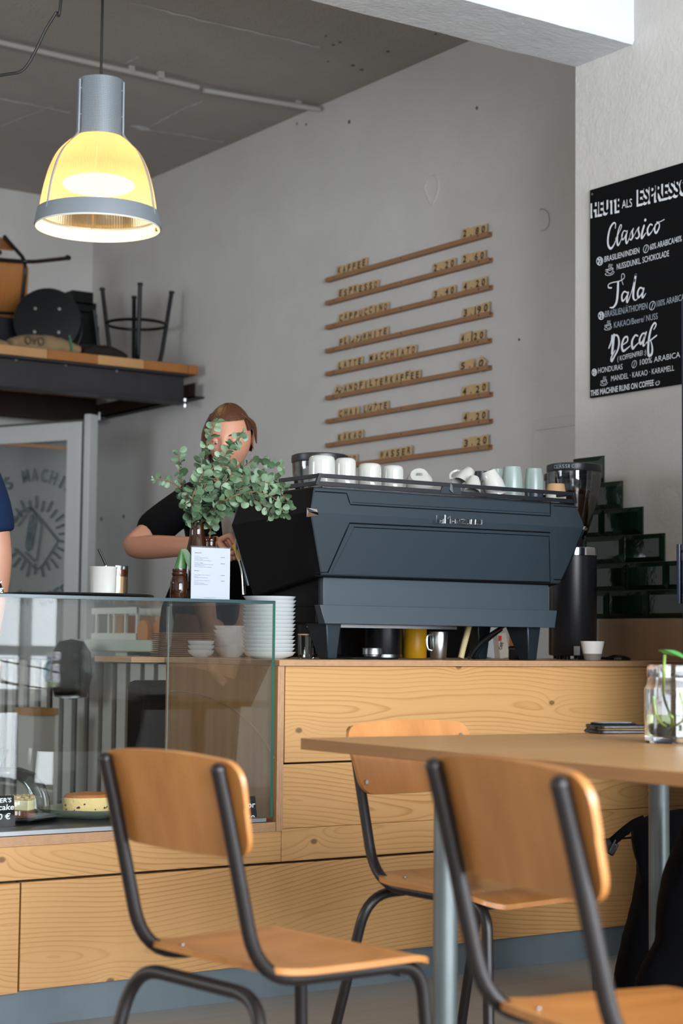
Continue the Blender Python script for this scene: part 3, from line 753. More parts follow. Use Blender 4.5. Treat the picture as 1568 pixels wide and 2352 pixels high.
# ================================================================== storage loft
LY, LZ = 8.822, 2.527
t = thing('storage_loft', (3.6, 9.5, 2.3), 'high storage platform of orange planks on a dark steel beam above the glass door', 'shelf')
Lx = [PY(x, 800, LY).x for x in (-150, 110, 225, 332, 434, 457)]
cols = ['pine', 'board_wood', 'pine', 'board_wood', 'board_wood']
plain('loft_plank_pale', '#b98a58', .6, var=.15); plain('loft_plank_orange', '#9c6129', .6, var=.15)
for i in range(5):
    MB().bb((Lx[i]+.001, LY, LZ-.052), (Lx[i+1]-.001, YB-.02, LZ)).build('plank', ['loft_plank_pale', 'loft_plank_orange'][1 if i in (1, 3, 4) else 0], t, bevel=.004)
xe = PY(430, 900, LY+.02).x
mb = MB(); mb.bb((1.6, LY+.06, 2.31), (xe, LY+.068, 2.474)); mb.bb((1.6, LY+.01, 2.462), (xe, LY+.12, 2.474)); mb.bb((1.6, LY+.01, 2.306), (xe, LY+.12, 2.318)); mb.build('front_beam', 'dark_steel', t, bevel=.002)
mb = MB(); mb.bb((1.6, 10.02, 2.31), (XW-.09, 10.03, 2.46)); mb.bb((1.6, 9.98, 2.31), (XW-.09, 10.08, 2.32)); mb.build('rear_beam', 'rust_steel', t)
mb = MB(); mb.bb((XW-.07, 8.84, 2.345), (XW-.06, 10.25, 2.43)); mb.bb((XW-.07, 8.84, 2.345), (XW-.001, 10.25, 2.355)); mb.build('wall_bracket', 'rust_steel', t)
for x, y in ((424, 928), (238, 953), (228, 958)):
    p = PY(x, y, 8.86 if x > 400 else 10.0); MB().cyl(p+Vector((0, 0, -.02)), p+Vector((0, 0, .03)), .011, 8).build('bolt', 'bolt_zinc', t)
for x, y in ((36, 826), (150, 838), (267, 852)):
    p = PY(x, y, LY+.058); MB().cyl(p, p+Vector((0, -.008, 0)), .008, 8).build('bolt', 'bolt_zinc', t)

# stool, built upright: round seat, four legs, foot ring
def make_stool(label):
    t = thing('bar_stool', (0, 0, 0), label, 'stool')
    mb = MB(); mb.lathe([(0, .435), (.12, .435), (.186, .437), (.19, .443), (.186, .45), (.1, .455), (0, .455)], n=40); s_ = mb.build('seat', 'black_steel', t, world=False)
    for k in range(4):
        a = pi/4+k*pi/2; c, s2 = math.cos(a), math.sin(a)
        pts = rounded([(.03*c, .03*s2, .425), (.135*c, .135*s2, .43), (.15*c, .15*s2, .36), (.2*c, .2*s2, .0)], .06, 6)
        lg = MB().tube(pts, .0125, 10).build('leg', 'black_steel', t, world=False)
        WM[lg.name] = Matrix.Identity(4); MB().cyl((.2*c, .2*s2, -.004), (.2*c, .2*s2, .01), .016, 10).build('foot_cap', 'black_plastic', lg, world=False)
        MB().cyl((.095*c, .095*s2, .4555), (.095*c, .095*s2, .457), .009, 10).build('screw', 'bolt_zinc', t, world=False)
    MB().tube([(.172*math.cos(2*pi*i/32), .172*math.sin(2*pi*i/32), .20) for i in range(32)], .009, 8, closed=True).build('foot_ring', 'black_steel', t, world=False)
    return t
st = make_stool('black metal stool turned upside down, its four legs pointing up on the loft')
p = PY(312, 812, 9.16); st.location = (p.x, 9.16, LZ+.46); st.rotation_euler = (pi, 0, math.radians(22))
p2 = PY(108, 736, 9.2)
vd = (CAMP-p2).normalized(); zl = Vector((vd.x-.12, vd.y, .06)).normalized(); q_ = zl.to_track_quat('Z', 'Y')
s2 = dup(st, p2-zl*.455, label='black stool lying on its side, round seat with four screws facing the room', rot=q_.to_euler())
# black folded crate of slats beside it
t = thing('step_ladder', PY(205, 790, 9.74), 'folded black step ladder lying behind the round stool on the loft', 'ladder')
P0 = PY(205, 790, 9.74); mb = MB()
for k, (xa, xb, ya, yb) in enumerate(((165, 215, 672, 697), (165, 222, 697, 712), (165, 224, 722, 745), (165, 228, 750, 785))):
    a = PY(xa, yb, 9.74); b = PY(xb, ya, 9.74); MB().bb((a.x, 9.74, max(a.z, LZ+.002)), (b.x, 9.94, b.z)).build('step', 'black_steel', t, bevel=.004)
a, b = PY(216, 712, 9.71), PY(236, 785, 9.71); b.z = LZ+.012; MB().tube([a, b], .012, 8).build('rail', 'black_steel', t)
# folded sacks
def soft(name, x0, x1, ytop, ybot, Yf, depth, mat, label, cat, wob=.012, extra=None):
    a = PY(x0, ybot, Yf); b = PY(x1, ybot, Yf); h = (PY((x0+x1)/2, ytop, Yf)-PY((x0+x1)/2, ybot, Yf)).z; z0 = LZ+.002
    mb = MB(); n = 22; prof = [(0, 0), (-.02, h*.25), (-.015, h*.7), (.02, h*.98), (depth*.5, h*1.02), (depth, h*.9), (depth, 0)]
    rows = []
    for i in range(n+1):
        x = a.x+(b.x-a.x)*i/n; e = math.sin(pi*min(1, max(0, i/n*1.0)))**.25 if 0 < i < n else .62
        rows.append([(x+random.uniform(-.004, .004), Yf+p[0]+random.uniform(-wob, wob)*.6, z0+p[1]*e*(1+random.uniform(-.06, .06)) if p[1] else z0) for p in prof])
    k = len(prof); mb.add([p for r_ in rows for p in r_], [(i*k+j, i*k+j+1, (i+1)*k+j+1, (i+1)*k+j) for i in range(n) for j in range(k-1)]+[tuple(range(k)), tuple(n*k+j for j in range(k-1, -1, -1))])
    if extra: extra(mb, a, b, h, Yf, z0)
    o = mb.build(name, [mat, 'burlap_print', 'green_print'], origin=((a.x+b.x)/2, Yf+depth/2, z0), sub=1, sharp=80); return tag(o, label, cat)
def sackprint(mb, a, b, h, Yf, z0):
    mb.text('OVO', (a.x+(b.x-a.x)*.14, Yf-.035, z0+h*.2), (a.x+(b.x-a.x)*.42, Yf-.035, z0+h*.2), (0, 0, h*.5), (0, -1, 0), 1, .0, bold=.02)
    x = a.x+(b.x-a.x)*.82; mb.ribbon([(x, Yf-.034, z0+h*.08), (x-.006, Yf-.034, z0+h*.5), (x-.012, Yf-.02, z0+h*.97)], .014, (0, -1, 0), 2, .001)
soft('burlap_sack', 28, 188, 767, 806, 8.885, .13, 'burlap', 'folded tan burlap sack with a green stripe on the loft edge', 'sack', extra=sackprint)
soft('burlap_sack', -60, 23, 772, 795, 8.93, .13, 'burlap', 'darker burlap sack at the left end of the loft', 'sack')
soft('folded_cloth', 190, 292, 781, 812, 8.90, .14, 'dark_cloth', 'dark folded cloth between the burlap sack and the upturned stool', 'cloth')
# ================================================================== counter
CZ = .914                                                     # worktop height
t = thing('service_counter', (3.2, 4.4, 0), 'long bar counter clad in knotty honey coloured planks with a grey plinth', 'counter')
def plank(x0, x1, z0, z1): MB().bb((x0, YC, z0), (x1, YC+.03, z1)).build('plank', 'pine', t, bevel=.002, center=True)
NX0 = 2.688
plank(NX0+.004, 5.0, .633, .898) if False else None
plank(NX0+.004, 4.495, .632, .897)                            # wide top plank right of the case
plank(NX0+.0, 4.495, .452, .627)                              # middle
plank(-.9, NX0-.003, .363, .447)                              # under the case
plank(NX0-.002, 4.495, .363, .4515)
plank(1.918, 4.495, .09, .357); plank(-.9, 1.914, .085, .357)
sp = PY(648, 1755, YC)
MB().bb((-.9, YC+.012, 0), (4.495, YC+.045, .0895)).build('plinth', 'plinth_paint', t)
MB().bb((-.9, YC+.035, .05), (NX0, YC+.055, .44)).build('backing', 'black_plastic', t)
MB().bb((NX0, YC+.032, .05), (4.495, YC+.055, .89)).build('backing', 'black_plastic', t)
MB().bb((NX0-.022, YC-.001, .447), (NX0-.001, 4.83, .897)).build('end_panel', 'ply_face', t, bevel=.001)
MB().bb((NX0-.022, YC-.0025, .447), (NX0-.001, YC-.0012, .897)).build('end_panel_edge', 'ply_edge_side', t)
MB().bb((-.9, YC-.001, .447), (NX0-.023, 4.83, .472)).build('case_shelf', 'ply_edge', t)
ag = MB(); pts = [PX(x, y, NX0-.0235) for x, y in ((392, 1588), (430, 1590), (480, 1601), (530, 1625), (580, 1668), (612, 1710), (629, 1742))]
ag.tube(catmull(pts, 5), .0022, 6); ag.build('arc_strip', 'ply_edge', t)  # thin arc strip lying on the end panel
wt = MB(); wt.prism([(NX0-.024, YC-.012, CZ-.0165), (4.498, YC-.012, CZ-.0165), (4.498, 5.08, CZ-.0165), (2.55, 5.08, CZ-.0165), (2.55, 4.835, CZ-.0165), (NX0-.024, 4.835, CZ-.0165)], (0, 0, .0165))
tag(wt.build('worktop', 'ply_edge', origin=(3.5, 4.6, CZ-.0165), bevel=.001), 'plywood counter top with a layered edge under the espresso machine', 'worktop')

# ------------------------------------------------------------------ glass display case
GX, GT, GB, G0 = 2.658, 1.076, .474, .6
t = thing('display_case', (1.7, 4.5, GB), 'rectangular glass display case for cakes built into the counter', 'display case')
e = .008; y0, y1 = YC+.004, 4.80
MB().bb((G0, y0, GB+.012), (GX, y0+e, GT-e)).build('front_glass', 'vitrine_glass', t)
MB().bb((GX-e, y0+e+.001, GB+.012), (GX, y1, GT-e)).build('side_glass', 'vitrine_glass', t)
MB().bb((G0, y0, GT-e+.0003), (GX, y1, GT)).build('top_glass', 'vitrine_glass', t)
MB().bb((G0, y1-e, GB+.012), (GX-e-.001, y1, GT-e)).build('rear_glass', 'vitrine_glass', t)
ed = MB(); ed.bb((G0, y0-.0006, GT-e), (GX+.0006, y0, GT+.0006)); ed.bb((GX+.0004, y0, GT-e), (GX+.001, y1, GT)); ed.build('polished_edge', 'glass_edge_dark', t)
ed = MB(); ed.bb((GX-e, y0-.0006, GB+.012), (GX+.0006, y0, GT-e)); ed.build('corner_edge', 'glass_edge', t)
MB().bb((GX-.0025, y1+.0002, GB+.012), (GX+.0005, y1+.0022, GT-e)).build('rear_edge', 'celadon', t)
mb = MB(); mb.bb((G0, y0+.012, GB-.001), (GX-.012, y1-.012, GB+.008)); mb.build('cooling_plate', 'black_satin', t)
MB().bb((G0, y0-.003, GB-.002), (GX-.02, y0+.010, GB+.012)).build('steel_edge', 'brushed_steel', t, bevel=.002)
SHZ = GB+.0085                                                # shelf the cakes stand on

# round black tray, cups on the case
def onglass(x, Y): 
    p = PY(x, 1370, Y); return Vector((p.x, Y, GT+.0005))
TX = PY(333, 1364, 4.43).x-.21
tag(MB().lathe([(0, 0), (.2, 0), (.21, .006), (.207, .010), (.2, .004), (0, .004)], c=(TX, 4.43, GT+.0006), n=56).build('serving_tray', 'black_plastic', origin=(TX, 4.43, GT)), 'round black serving tray on top of the glass case', 'tray')
TZ = GT+.005
p = onglass(236, 4.36); r = .0365
t = thing('tumbler', (p.x, p.y, TZ), 'white ceramic tumbler standing in front of the iced coffee on the tray', 'cup')
MB().lathe([(0, 0), (.030, 0), (.034, .004), (.0362, .075), (.0385, .078), (.0385, .079), (.036, .079), (.033, .01), (0, .008)], c=(p.x, p.y, TZ), n=40).build('cup_body', 'porcelain', t)
p = onglass(263, 4.475)
t = thing('iced_coffee', (p.x, p.y, TZ), 'glass of iced milk coffee with a dark straw behind the white tumbler', 'drink')
MB().lathe([(0, 0), (.034, 0), (.0365, .004), (.0375, .088), (.0368, .088), (.035, .008), (0, .007)], c=(p.x, p.y, TZ), n=40).build('glass', 'clear_glass', t)
MB().lathe([(0, .008), (.0345, .009), (.0352, .058), (.0356, .07), (.0358, .078), (0, .078)], c=(p.x, p.y, TZ), n=40, mis=[0, 0, 1, 1, 1]).build('coffee', ['milk_coffee', 'coffee_dark'], t)
a = Vector((p.x-.012, p.y, TZ+.06)); b = PY(226, 1261, 4.475); MB().cyl(a, b, .0036, 10).build('straw', 'black_satin', t)

# amber bottles and the leaf jar
def bottle(Y, x, prof, label, name='amber_bottle'):
    q = onglass(x, Y); t = thing(name, (q.x, Y, GT+.0005), label, 'bottle', None)
    MB().lathe(prof, c=(q.x, Y, GT+.0006), n=36).build('bottle_body', 'amber_glass', t); return t, q
s_ = 5.03/4131
big, pb = bottle(4.40, 450, [(0, 0), (.036, 0), (.0385, .005), (.0385, .085), (.036, .115), (.027, .155), (.0205, .185), (.0195, .215), (.0215, .218), (.0215, .224), (.0195, .227), (.0205, .232), (.0205, .238), (.018, .238), (.017, .2), (.02, .17), (.033, .1), (.034, .01), (0, .009)], 'tall amber bottle holding the big eucalyptus bunch on the glass case')
sm, ps = bottle(4.52, 481, [(0, 0), (.026, 0), (.029, .004), (.029, .10), (.024, .13), (.0155, .155), (.015, .175), (.0175, .178), (.0175, .187), (.0155, .190), (.0145, .186), (.0135, .15), (.026, .1), (.026, .008), (0, .007)], 'smaller amber bottle with a single eucalyptus sprig behind the menu card')
jar, pj = bottle(4.30, 410, [(0, 0), (.021, 0), (.0235, .004), (.0235, .045), (.0185, .060), (.0175, .063), (.0195, .066), (.0195, .072), (.0175, .074), (.0185, .078), (.0185, .083), (.016, .083), (.015, .06), (.021, .045), (.021, .006), (0, .005)], 'small amber jar with a folded green leaf left of the menu card', 'amber_jar')
lf = thing('green_leaf', (pj.x, 4.30, GT+.07), 'folded broad green leaf standing in the small amber jar', 'leaf')
def lfn(u, v): # a leaf curled round
    a = -1.9+3.6*u; rr = .017*(1-.35*v)*(.8+.3*math.sin(3*v)); return (pj.x+rr*math.sin(a)+.006*v, 4.30-rr*math.cos(a)*.8, GT+.06+.075*v*(1-.28*abs(u-.5)*2)+.006*math.sin(5*u))
MB().grid(lfn, 16, 10).build('blade', 'leaf_green', lf)
def lfn2(u, v):
    return (pj.x+.002+.026*(u)+.004*v, 4.292-.012*u, GT+.135-.02*u-.045*v*u+.012*math.sin(pi*u)*(1-v)-.012*v)
MB().grid(lfn2, 8, 6).build('blade_tip', 'leaf_green', lf)

# menu card in a clear stand
A = PY(438, 1373, 4.275); B = PY(527, 1373, 4.275); top = PY(482, 1255, 4.275).z; zc = GT+.0006
A.z = B.z = zc; u_ = (B-A).normalized(); L_ = (B-A).length; h_ = top-zc; nc = Vector((0, -1, 0)); 
t = thing('menu_card', (A.x+L_/2, 4.28, zc), 'white printed breakfast menu card in a clear stand on the glass case', 'menu card')
MB().bb((A.x, 4.275, zc), (B.x, 4.2775, top-.004)).build('paper', 'card_white', t)
mb = MB(); mb.bb((A.x-.001, 4.2785, zc), (B.x+.001, 4.281, top)); mb.bb((A.x-.001, 4.275, top-.0038), (B.x+.001, 4.2815, top)); mb.bb((A.x-.001, 4.26, zc-.0004), (B.x+.001, 4.31, zc+.0012)); mb.build('stand', 'clear_glass', t)
mb = MB()
def cl(txt, fx0, fx1, fy, h, bold=0.):
    a = Vector((A.x+L_*fx0, 4.2748, zc+h_*fy)); b = Vector((A.x+L_*fx1, 4.2748, zc+h_*fy)); mb.text(txt, a, b, (0, 0, h), nc, 0, .0002, bold=bold)
cl('HERZHAFT', .08, .26, .865, .0017, .03)
for fy, T, x1 in ((.80, 'Stulle', .20), (.775, 'Tomate, Mozzarella, Pesto,', .44), (.75, 'Basilikum Creme', .30), (.725, 'auf Brot Natur, Sauerteigbrot', .52), (.68, 'Stulle Vegan', .31), (.655, 'Eingelegte Artischocken, Rucola', .56), (.63, 'Hafer-Senf Creme', .33), (.605, 'auf Brot Natur, Sauerteigbrot', .52)): cl(T, .08, x1, fy, .0016)
cl('BOWLS', .08, .20, .53, .0017, .03)
for fy, T, x1 in ((.455, 'Overnight Oats Vegan', .47), (.43, 'Granola,', .18), (.405, 'Saisonale Früchte/Beeren', .43), (.35, 'Griechischer Joghurt', .47), (.325, 'Granola,', .18), (.30, 'Saisonale Toppings,', .34), (.275, 'Saisonale Früchte/Beeren', .43)): cl(T, .08, x1, fy, .0016)
for fy, T in ((.795, '8,50€'), (.675, '8,50€'), (.455, '6,80€'), (.35, '6,80€')): cl(T, .76, .86, fy, .0017, .02)
cl('Bitte bestellt an der Theke', .33, .64, .035, .0013)
mb.build('print', 'card_ink', t, flat=True)

# slanted black price card at the left edge
a = PY(-28, 1366, 4.27); b = PY(11, 1366, 4.27); c = PY(-6, 1308, 4.27)
t = thing('price_sign', (a.x+.04, 4.28, zc), 'black hand lettered price sign cut by the left photo edge on top of the case', 'sign')
P = [(a.x-.05, 4.27, zc), (b.x, 4.27, zc), (PY(-1, 1312, 4.27).x, 4.285, PY(-1, 1312, 4.27).z), (a.x-.06, 4.285, PY(-1, 1312, 4.27).z+.004)]
MB().prism(P, (0, .003, .0)).build('card', 'board_black', t)
mb = MB(); mb.ribbon(catmull([PY(x, y, 4.2685) for x, y in ((-8, 1334), (0, 1338), (3, 1336))], 4), .003, nc, 0, .0004); mb.text('3.20€', PY(-30, 1362, 4.268), PY(7, 1361, 4.268), (0, 0, .011), nc, 0, .0006, bold=.02); mb.build('lettering', 'chalk', t, flat=True)

# ------------------------------------------------------------------ inside the case
def onshelf(x, Y): q = PY(x, 1870, Y); return Vector((q.x, Y, SHZ))
p = onshelf(-4, 4.53)
t = thing('cake_dome', (p.x, p.y, SHZ), 'clear glass cake dome over cheesecake at the left of the case', 'cake dome')
R_ = .138
MB().lathe([(R_, .014), (R_, .03), (R_*.97, .06), (R_*.88, .095), (R_*.7, .122), (R_*.4, .137), (.0, .141)], c=p, n=48).build('cover', 'clear_glass', t)
MB().lathe([(0, .140), (.008, .141), (.008, .15), (.016, .165), (.025, .182), (.024, .185), (0, .184)], c=p, n=28).build('knob', 'jar_glass', t)
MB().lathe([(0, 0), (.09, 0), (.16, .008), (.163, .012), (.155, .012), (.09, .005), (0, .005)], c=p, n=48).build('base_plate', 'black_satin', t)
def wedge(name, label, c, rot, layers, rr=.085, angw=38):
    t = thing(name, c, label, 'cake')
    z = c[2]
    for i, (h, m_, jit) in enumerate(layers):
        a0, a1 = math.radians(rot-angw/2), math.radians(rot+angw/2); n = 10
        prof = [(0, 0)]+[(rr*math.cos(a0+(a1-a0)*k/n), rr*math.sin(a0+(a1-a0)*k/n)) for k in range(n+1)]
        MB().prism([(c[0]+x, c[1]+y, z) for x, y in prof], (0, 0, h)).build('layer', m_, t, bevel=.002); z += h
    mb = MB()
    for k in range(46):
        q = random.random()**.5*rr*.97; a = random.uniform(a0, a1); mb.ball((c[0]+q*math.cos(a), c[1]+q*math.sin(a), z+.001), random.uniform(.003, .0065), 6)
    mb.build('crumble', 'streusel', t)
pc = onshelf(35, 4.47)
wedge('cheesecake_slice', 'slice of cheesecake with crumble top under the glass dome', (pc.x-.035, 4.50, SHZ+.013), -30, [(.016, 'biscuit', 0), (.026, 'cream_cheese', 0), (.006, 'streusel', 0)], .095, 60)
wedge('cheesecake_slice', 'second slice of cheesecake further left under the glass dome', (pc.x-.10, 4.52, SHZ+.013), 215, [(.016, 'biscuit', 0), (.026, 'cream_cheese', 0)], .075, 50)
def sign(name, label, x0, x1, ytop, Y, rows_):
    a, b = PY(x0, 1890, Y), PY(x1, 1890, Y); zt = PY((x0+x1)/2, ytop, Y).z
    t = thing(name, ((a.x+b.x)/2, Y, SHZ), label, 'sign')
    MB().prism([(a.x, Y, SHZ+.002), (b.x, Y, SHZ+.002), (b.x, Y+.012, zt), (a.x, Y+.012, zt)], (0, .003, 0)).build('card', 'board_black', t)
    MB().bb((a.x, Y-.006, SHZ), (b.x, Y+.03, SHZ+.002)).build('foot', 'clear_glass', t)
    mb = MB(); up = Vector((0, .012, zt-SHZ-.002)).normalized(); n_ = Vector((0, -up.z, up.y))
    for txt, px0, px1, py, h in rows_:
        q0 = PY(px0, py, Y); q1 = PY(px1, py, Y); f = (q0.z-SHZ)/(zt-SHZ); q0.y = q1.y = Y+.012*f; q1.z = q0.z
        mb.text(txt, q0, q1, up*h, n_, 0, .0007, bold=.015, shear=.15)
    mb.build('lettering', 'chalk', t, flat=True)
sign('price_sign', 'black price sign reading cheesecake and 10 euro in front of the dome', -45, 35, 1829, 4.33, [("BÄCKER'S", -38, 29, 1846, .011), ('cheesecake', -58, 34, 1864, .014), ('5,10 €', -28, 24, 1884, .014)])
sign('price_sign', 'black price sign ending in .50 half hidden behind the left chair back', 520, 590, 1831, 4.235, [('Marmor', 527, 588, 1858, .016), ('_', 562, 572, 1871, .006), ('3.50', 551, 584, 1886, .014)])
# green plate with blueberry cake
q1 = onshelf(160, 4.46); 
t = thing('cake_plate', (q1.x+.06, 4.50, SHZ), 'square sage green plate under the blueberry cake in the case', 'plate')
def sq(u, v):
    a = 2*pi*u; k = (abs(math.cos(a))**4+abs(math.sin(a))**4)**-.25; rr = (.115 if v > .5 else .085)*k; 
    rad, z = ((0, .004), (.078, .004), (.112, .024), (.116, .024), (.082, .0), (0, .0))[int(round(v*5))]
    return (q1.x+.07+rad*k*math.cos(a+.62), 4.50+rad*k*math.sin(a+.62), SHZ+z)
MB().grid(sq, 48, 5).build('plate_body', 'sage_plate', t)
t = thing('blueberry_cake', (q1.x+.06, 4.50, SHZ+.006), 'half round blueberry loaf cake with a browned top on the green plate', 'cake')
cx, cy = q1.x+.075, 4.50
pr_ = [(.0, 0), (.054, 0), (.057, .006), (.0585, .036), (.0575, .046), (.052, .054), (.03, .058), (0, .059)]
mb = MB(); mb.lathe(pr_, c=(cx, cy, SHZ+.006), n=36, sx=1.25, sy=1., mis=[0, 0, 0, 0, 1, 1, 1]); mb.build('loaf', ['crumb', 'cake_top'], t)
mb = MB()
for k in range(26):
    a = random.uniform(pi, 2*pi); z = random.uniform(.004, .036); mb.ball((cx+.0575*1.25*math.cos(a), cy+.0575*math.sin(a), SHZ+.006+z), random.uniform(.002, .0045), 6, 0, (1, 1, .8))
mb.build('berries', 'berry', t)

# ------------------------------------------------------------------ plates, bowls and glasses on the counter
def plate_stack(name, n, c, r, h, mat, gname, lab, prof=None, first=None):
    base = None
    for k in range(n):
        z = c[2]+k*h
        lb = f'{lab}, ' + ('lowest of the pile' if k == 0 else 'topmost of the pile' if k == n-1 else f'{ords[k] if k < 15 else ("sixteenth" if k == 15 else "seventeenth")} from the bottom')
        j = (random.uniform(-.0015, .0015), random.uniform(-.0015, .0015))
        if base is None:
            base = MB().lathe(prof or [(0, .0), (r*.55, 0), (r*.62, .002), (r*.9, h*.75), (r, h*1.9), (r*.985, h*1.98), (r*.86, h*1.1), (r*.6, .004), (0, .004)], n=48).build(name, mat)
            base.location = (c[0]+j[0], c[1]+j[1], z); tag(base, lb, 'plate' if 'plate' in name else 'bowl', gname)
        else:
            o = base.copy(); COL.objects.link(o); o.location = (c[0]+j[0], c[1]+j[1], z); o['label'] = lb
pS = PY(617, 1500, 4.41)
plate_stack('dinner_plate', 15, (pS.x, 4.41, CZ+.0004), .0765, .01135, 'plate_white', 'white plates beside the machine', 'white plate in the tall pile by the glass case', [(0, 0), (.042, 0), (.045, .002), (.068, .010), (.076, .0205), (.0765, .021), (.0745, .021), (.066, .0125), (.044, .0045), (0, .0045)])
pB = PY(416, 1500, 4.955)
plate_stack('saucer_plate', 12, (pB.x, 4.955, CZ+.0004), .097, .0062, 'brown_plate', 'brown plates behind the case', 'thin brown plate in the pile seen through the glass', [(0, 0), (.06, 0), (.088, .0028), (.097, .0048), (.0965, .0056), (.06, .003), (0, .003)])
pW = PY(541, 1500, 4.83); plate_stack('bowl', 6, (pW.x, 4.86, CZ+.0004), .055, .0135, 'plate_white', 'stacked white bowls', 'white bowl in the pile seen between brown and white plates', [(0, 0), (.026, 0), (.029, .003), (.043, .016), (.055, .031), (.0535, .031), (.041, .017), (.026, .006), (0, .006)])
pW2 = PY(478, 1500, 4.80); plate_stack('small_bowl', 3, (pW2.x, 4.845, CZ+.0004), .042, .0145, 'plate_white', 'small white bowls', 'small white bowl in the low pile behind the case', [(0, 0), (.022, 0), (.025, .003), (.038, .012), (.042, .022), (.0405, .022), (.034, .012), (.022, .005), (0, .005)])
def tumbler_glass(x, Y, r, h, label):
    q = PY(x, 1505, Y); t = thing('water_glass', (q.x, Y, CZ+.0004), label, 'glass')
    MB().lathe([(0, 0), (r*.9, 0), (r*.95, .004), (r, h), (r*.94, h), (r*.85, .012), (0, .012)], c=(q.x, Y, CZ+.0006), n=16).build('glass_body', 'jar_glass', t, sharp=12)
    MB().lathe([(r*1.002, h-.004), (r*1.004, h), (r*.94, h), (r*.93, h-.004)], c=(q.x, Y, CZ+.0006), n=32, caps=False).build('rim', 'stone_tan', t)
tumbler_glass(704, 4.52, .0275, .074, 'faceted drinking glass with a gold rim between plate pile and machine foot')
# ================================================================== espresso machine
t = thing('espresso_machine', (3.36, 4.55, CZ), 'large dark blue angular espresso machine with a cup rail on the counter', 'espresso machine')
mx = 3.3645; yb = 4.74
def sym(w_, y, z): return [(mx-w_/2, y, z), (mx+w_/2, y, z)]
T, W_, Bt = sym(1.009, 4.321, 1.413), sym(1.061, 4.300, 1.337), sym(.920, 4.346, 1.157)
Tb, Wb, Bb = sym(1.009, yb-.02, 1.408), sym(1.061, yb, 1.320), sym(.930, yb-.03, 1.10)
v = T+W_+Bt+Tb+Wb+Bb
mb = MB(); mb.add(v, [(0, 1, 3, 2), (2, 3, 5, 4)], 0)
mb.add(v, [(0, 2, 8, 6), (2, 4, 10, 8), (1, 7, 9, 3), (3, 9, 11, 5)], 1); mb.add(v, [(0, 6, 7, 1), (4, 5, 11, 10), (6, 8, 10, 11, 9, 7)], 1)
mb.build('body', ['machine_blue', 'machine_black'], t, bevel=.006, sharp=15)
mb = MB(); mb.bb((2.931, 4.371, 1.06), (3.798, yb-.03, 1.16)); mb.build('base_front', 'machine_mid', t, bevel=.002)
mb = MB(); mb.bb((2.927, 4.39, 1.03), (3.80, yb-.02, 1.158)); mb.build('base_box', 'machine_black', t, bevel=.002)
sk = [(2.909, 4.355, 1.073), (3.82, 4.355, 1.073), (3.805, 4.349, 1.018), (2.924, 4.349, 1.018)]
mb = MB(); mb.add(sk+[(x, 4.385, z) for x, y, z in sk], [(0, 1, 2, 3), (7, 6, 5, 4), (0, 4, 5, 1), (1, 5, 6, 2), (2, 6, 7, 3), (3, 7, 4, 0)])
mb.build('front_skirt', 'machine_mid', t, bevel=.0015)
mb = MB(); mb.bb((2.915, 4.386, 1.02), (3.81, yb+.02, 1.07)); mb.build('drip_tray', 'machine_black', t, bevel=.003)
mb = MB(); mb.bb((2.96, 4.40, 1.008), (3.45, 4.5, 1.0175)); mb.build('under_tray', 'steel', t)
# seams of the pressed front panels, their shadow edges painted as dark ribbons
def fp(x, y):
    # point of the front for a pixel: upper and lower facet planes through the edges
    for (P, Q, R_) in ((Vector(W_[0]), Vector(W_[1]), Vector(T[0])), (Vector(W_[0]), Vector(W_[1]), Vector(Bt[0]))):
        n = (Q-P).cross(R_-P).normalized(); d = ray(x, y); k = (P-CAMP).dot(n)/d.dot(n); X = CAMP+d*k
        up = (X.z >= 1.337)
        if up == (R_.z > 1.337): return X, (n if n.y < 0 else -n)
    return X, (n if n.y < 0 else -n)
def zz(L): return [(500+x*.574, 1000+y*.574) for x, y in L]
seam = MB()
def groove(L, w_=.004, lift=.0006):
    P = zz(L); Q = []
    for a, b in zip(P, P[1:]):
        for k in range(6): Q.append((a[0]+(b[0]-a[0])*k/6, a[1]+(b[1]-a[1])*k/6))
    Q.append(P[-1]); R_ = [fp(*q) for q in Q]; seam.ribbon([r_[0] for r_ in R_], w_, R_[0][1], 0, lift)
groove([(390, 224), (515, 232), (530, 277), (1330, 323), (1330, 264)], .0035)
groove([(538, 268), (1325, 312)], .0012)
groove([(440, 548), (527, 351), (1328, 389)], .0045); groove([(390, 549), (440, 547)], .002); groove([(545, 367), (1325, 404), (1329, 583)], .0028)
groove([(1342, 282), (1440, 288), (1465, 362)], .0025); groove([(1462, 374), (1382, 578), (1345, 577)], .0035); groove([(390, 561), (1328, 588)], .004)
seam.build('panel_seams', 'seam_shadow', t, flat=True)
mb = MB(); mb.add([fp(*q)[0]+fp(*q)[1]*.0012 for q in zz([(545, 369), (1322, 405), (1326, 580), (452, 553)])], [(0, 1, 2, 3)])
mb.build('centre_panel', 'machine_blue', t)
# chrome caps at the waist corners
for s_ in (0, 1):
    c = Vector(W_[s_]); mb = MB(); d_ = 1 if s_ == 0 else -1
    k_ = .75 if s_ == 0 else .42
    mb.add([(c.x+x_*d_*k_, c.y+y_*k_, c.z+z_*k_) for x_, y_, z_ in ((-.006, .012, .016), (.03, -.004, .011), (.038, -.004, -.012), (-.006, .012, -.02), (-.010, -.006, 0), (.03, -.010, -.001))],
           [(0, 4, 5, 1), (1, 5, 2), (4, 3, 2, 5), (0, 3, 4)]); mb.build('corner_cap', 'chrome', t, flat=True)
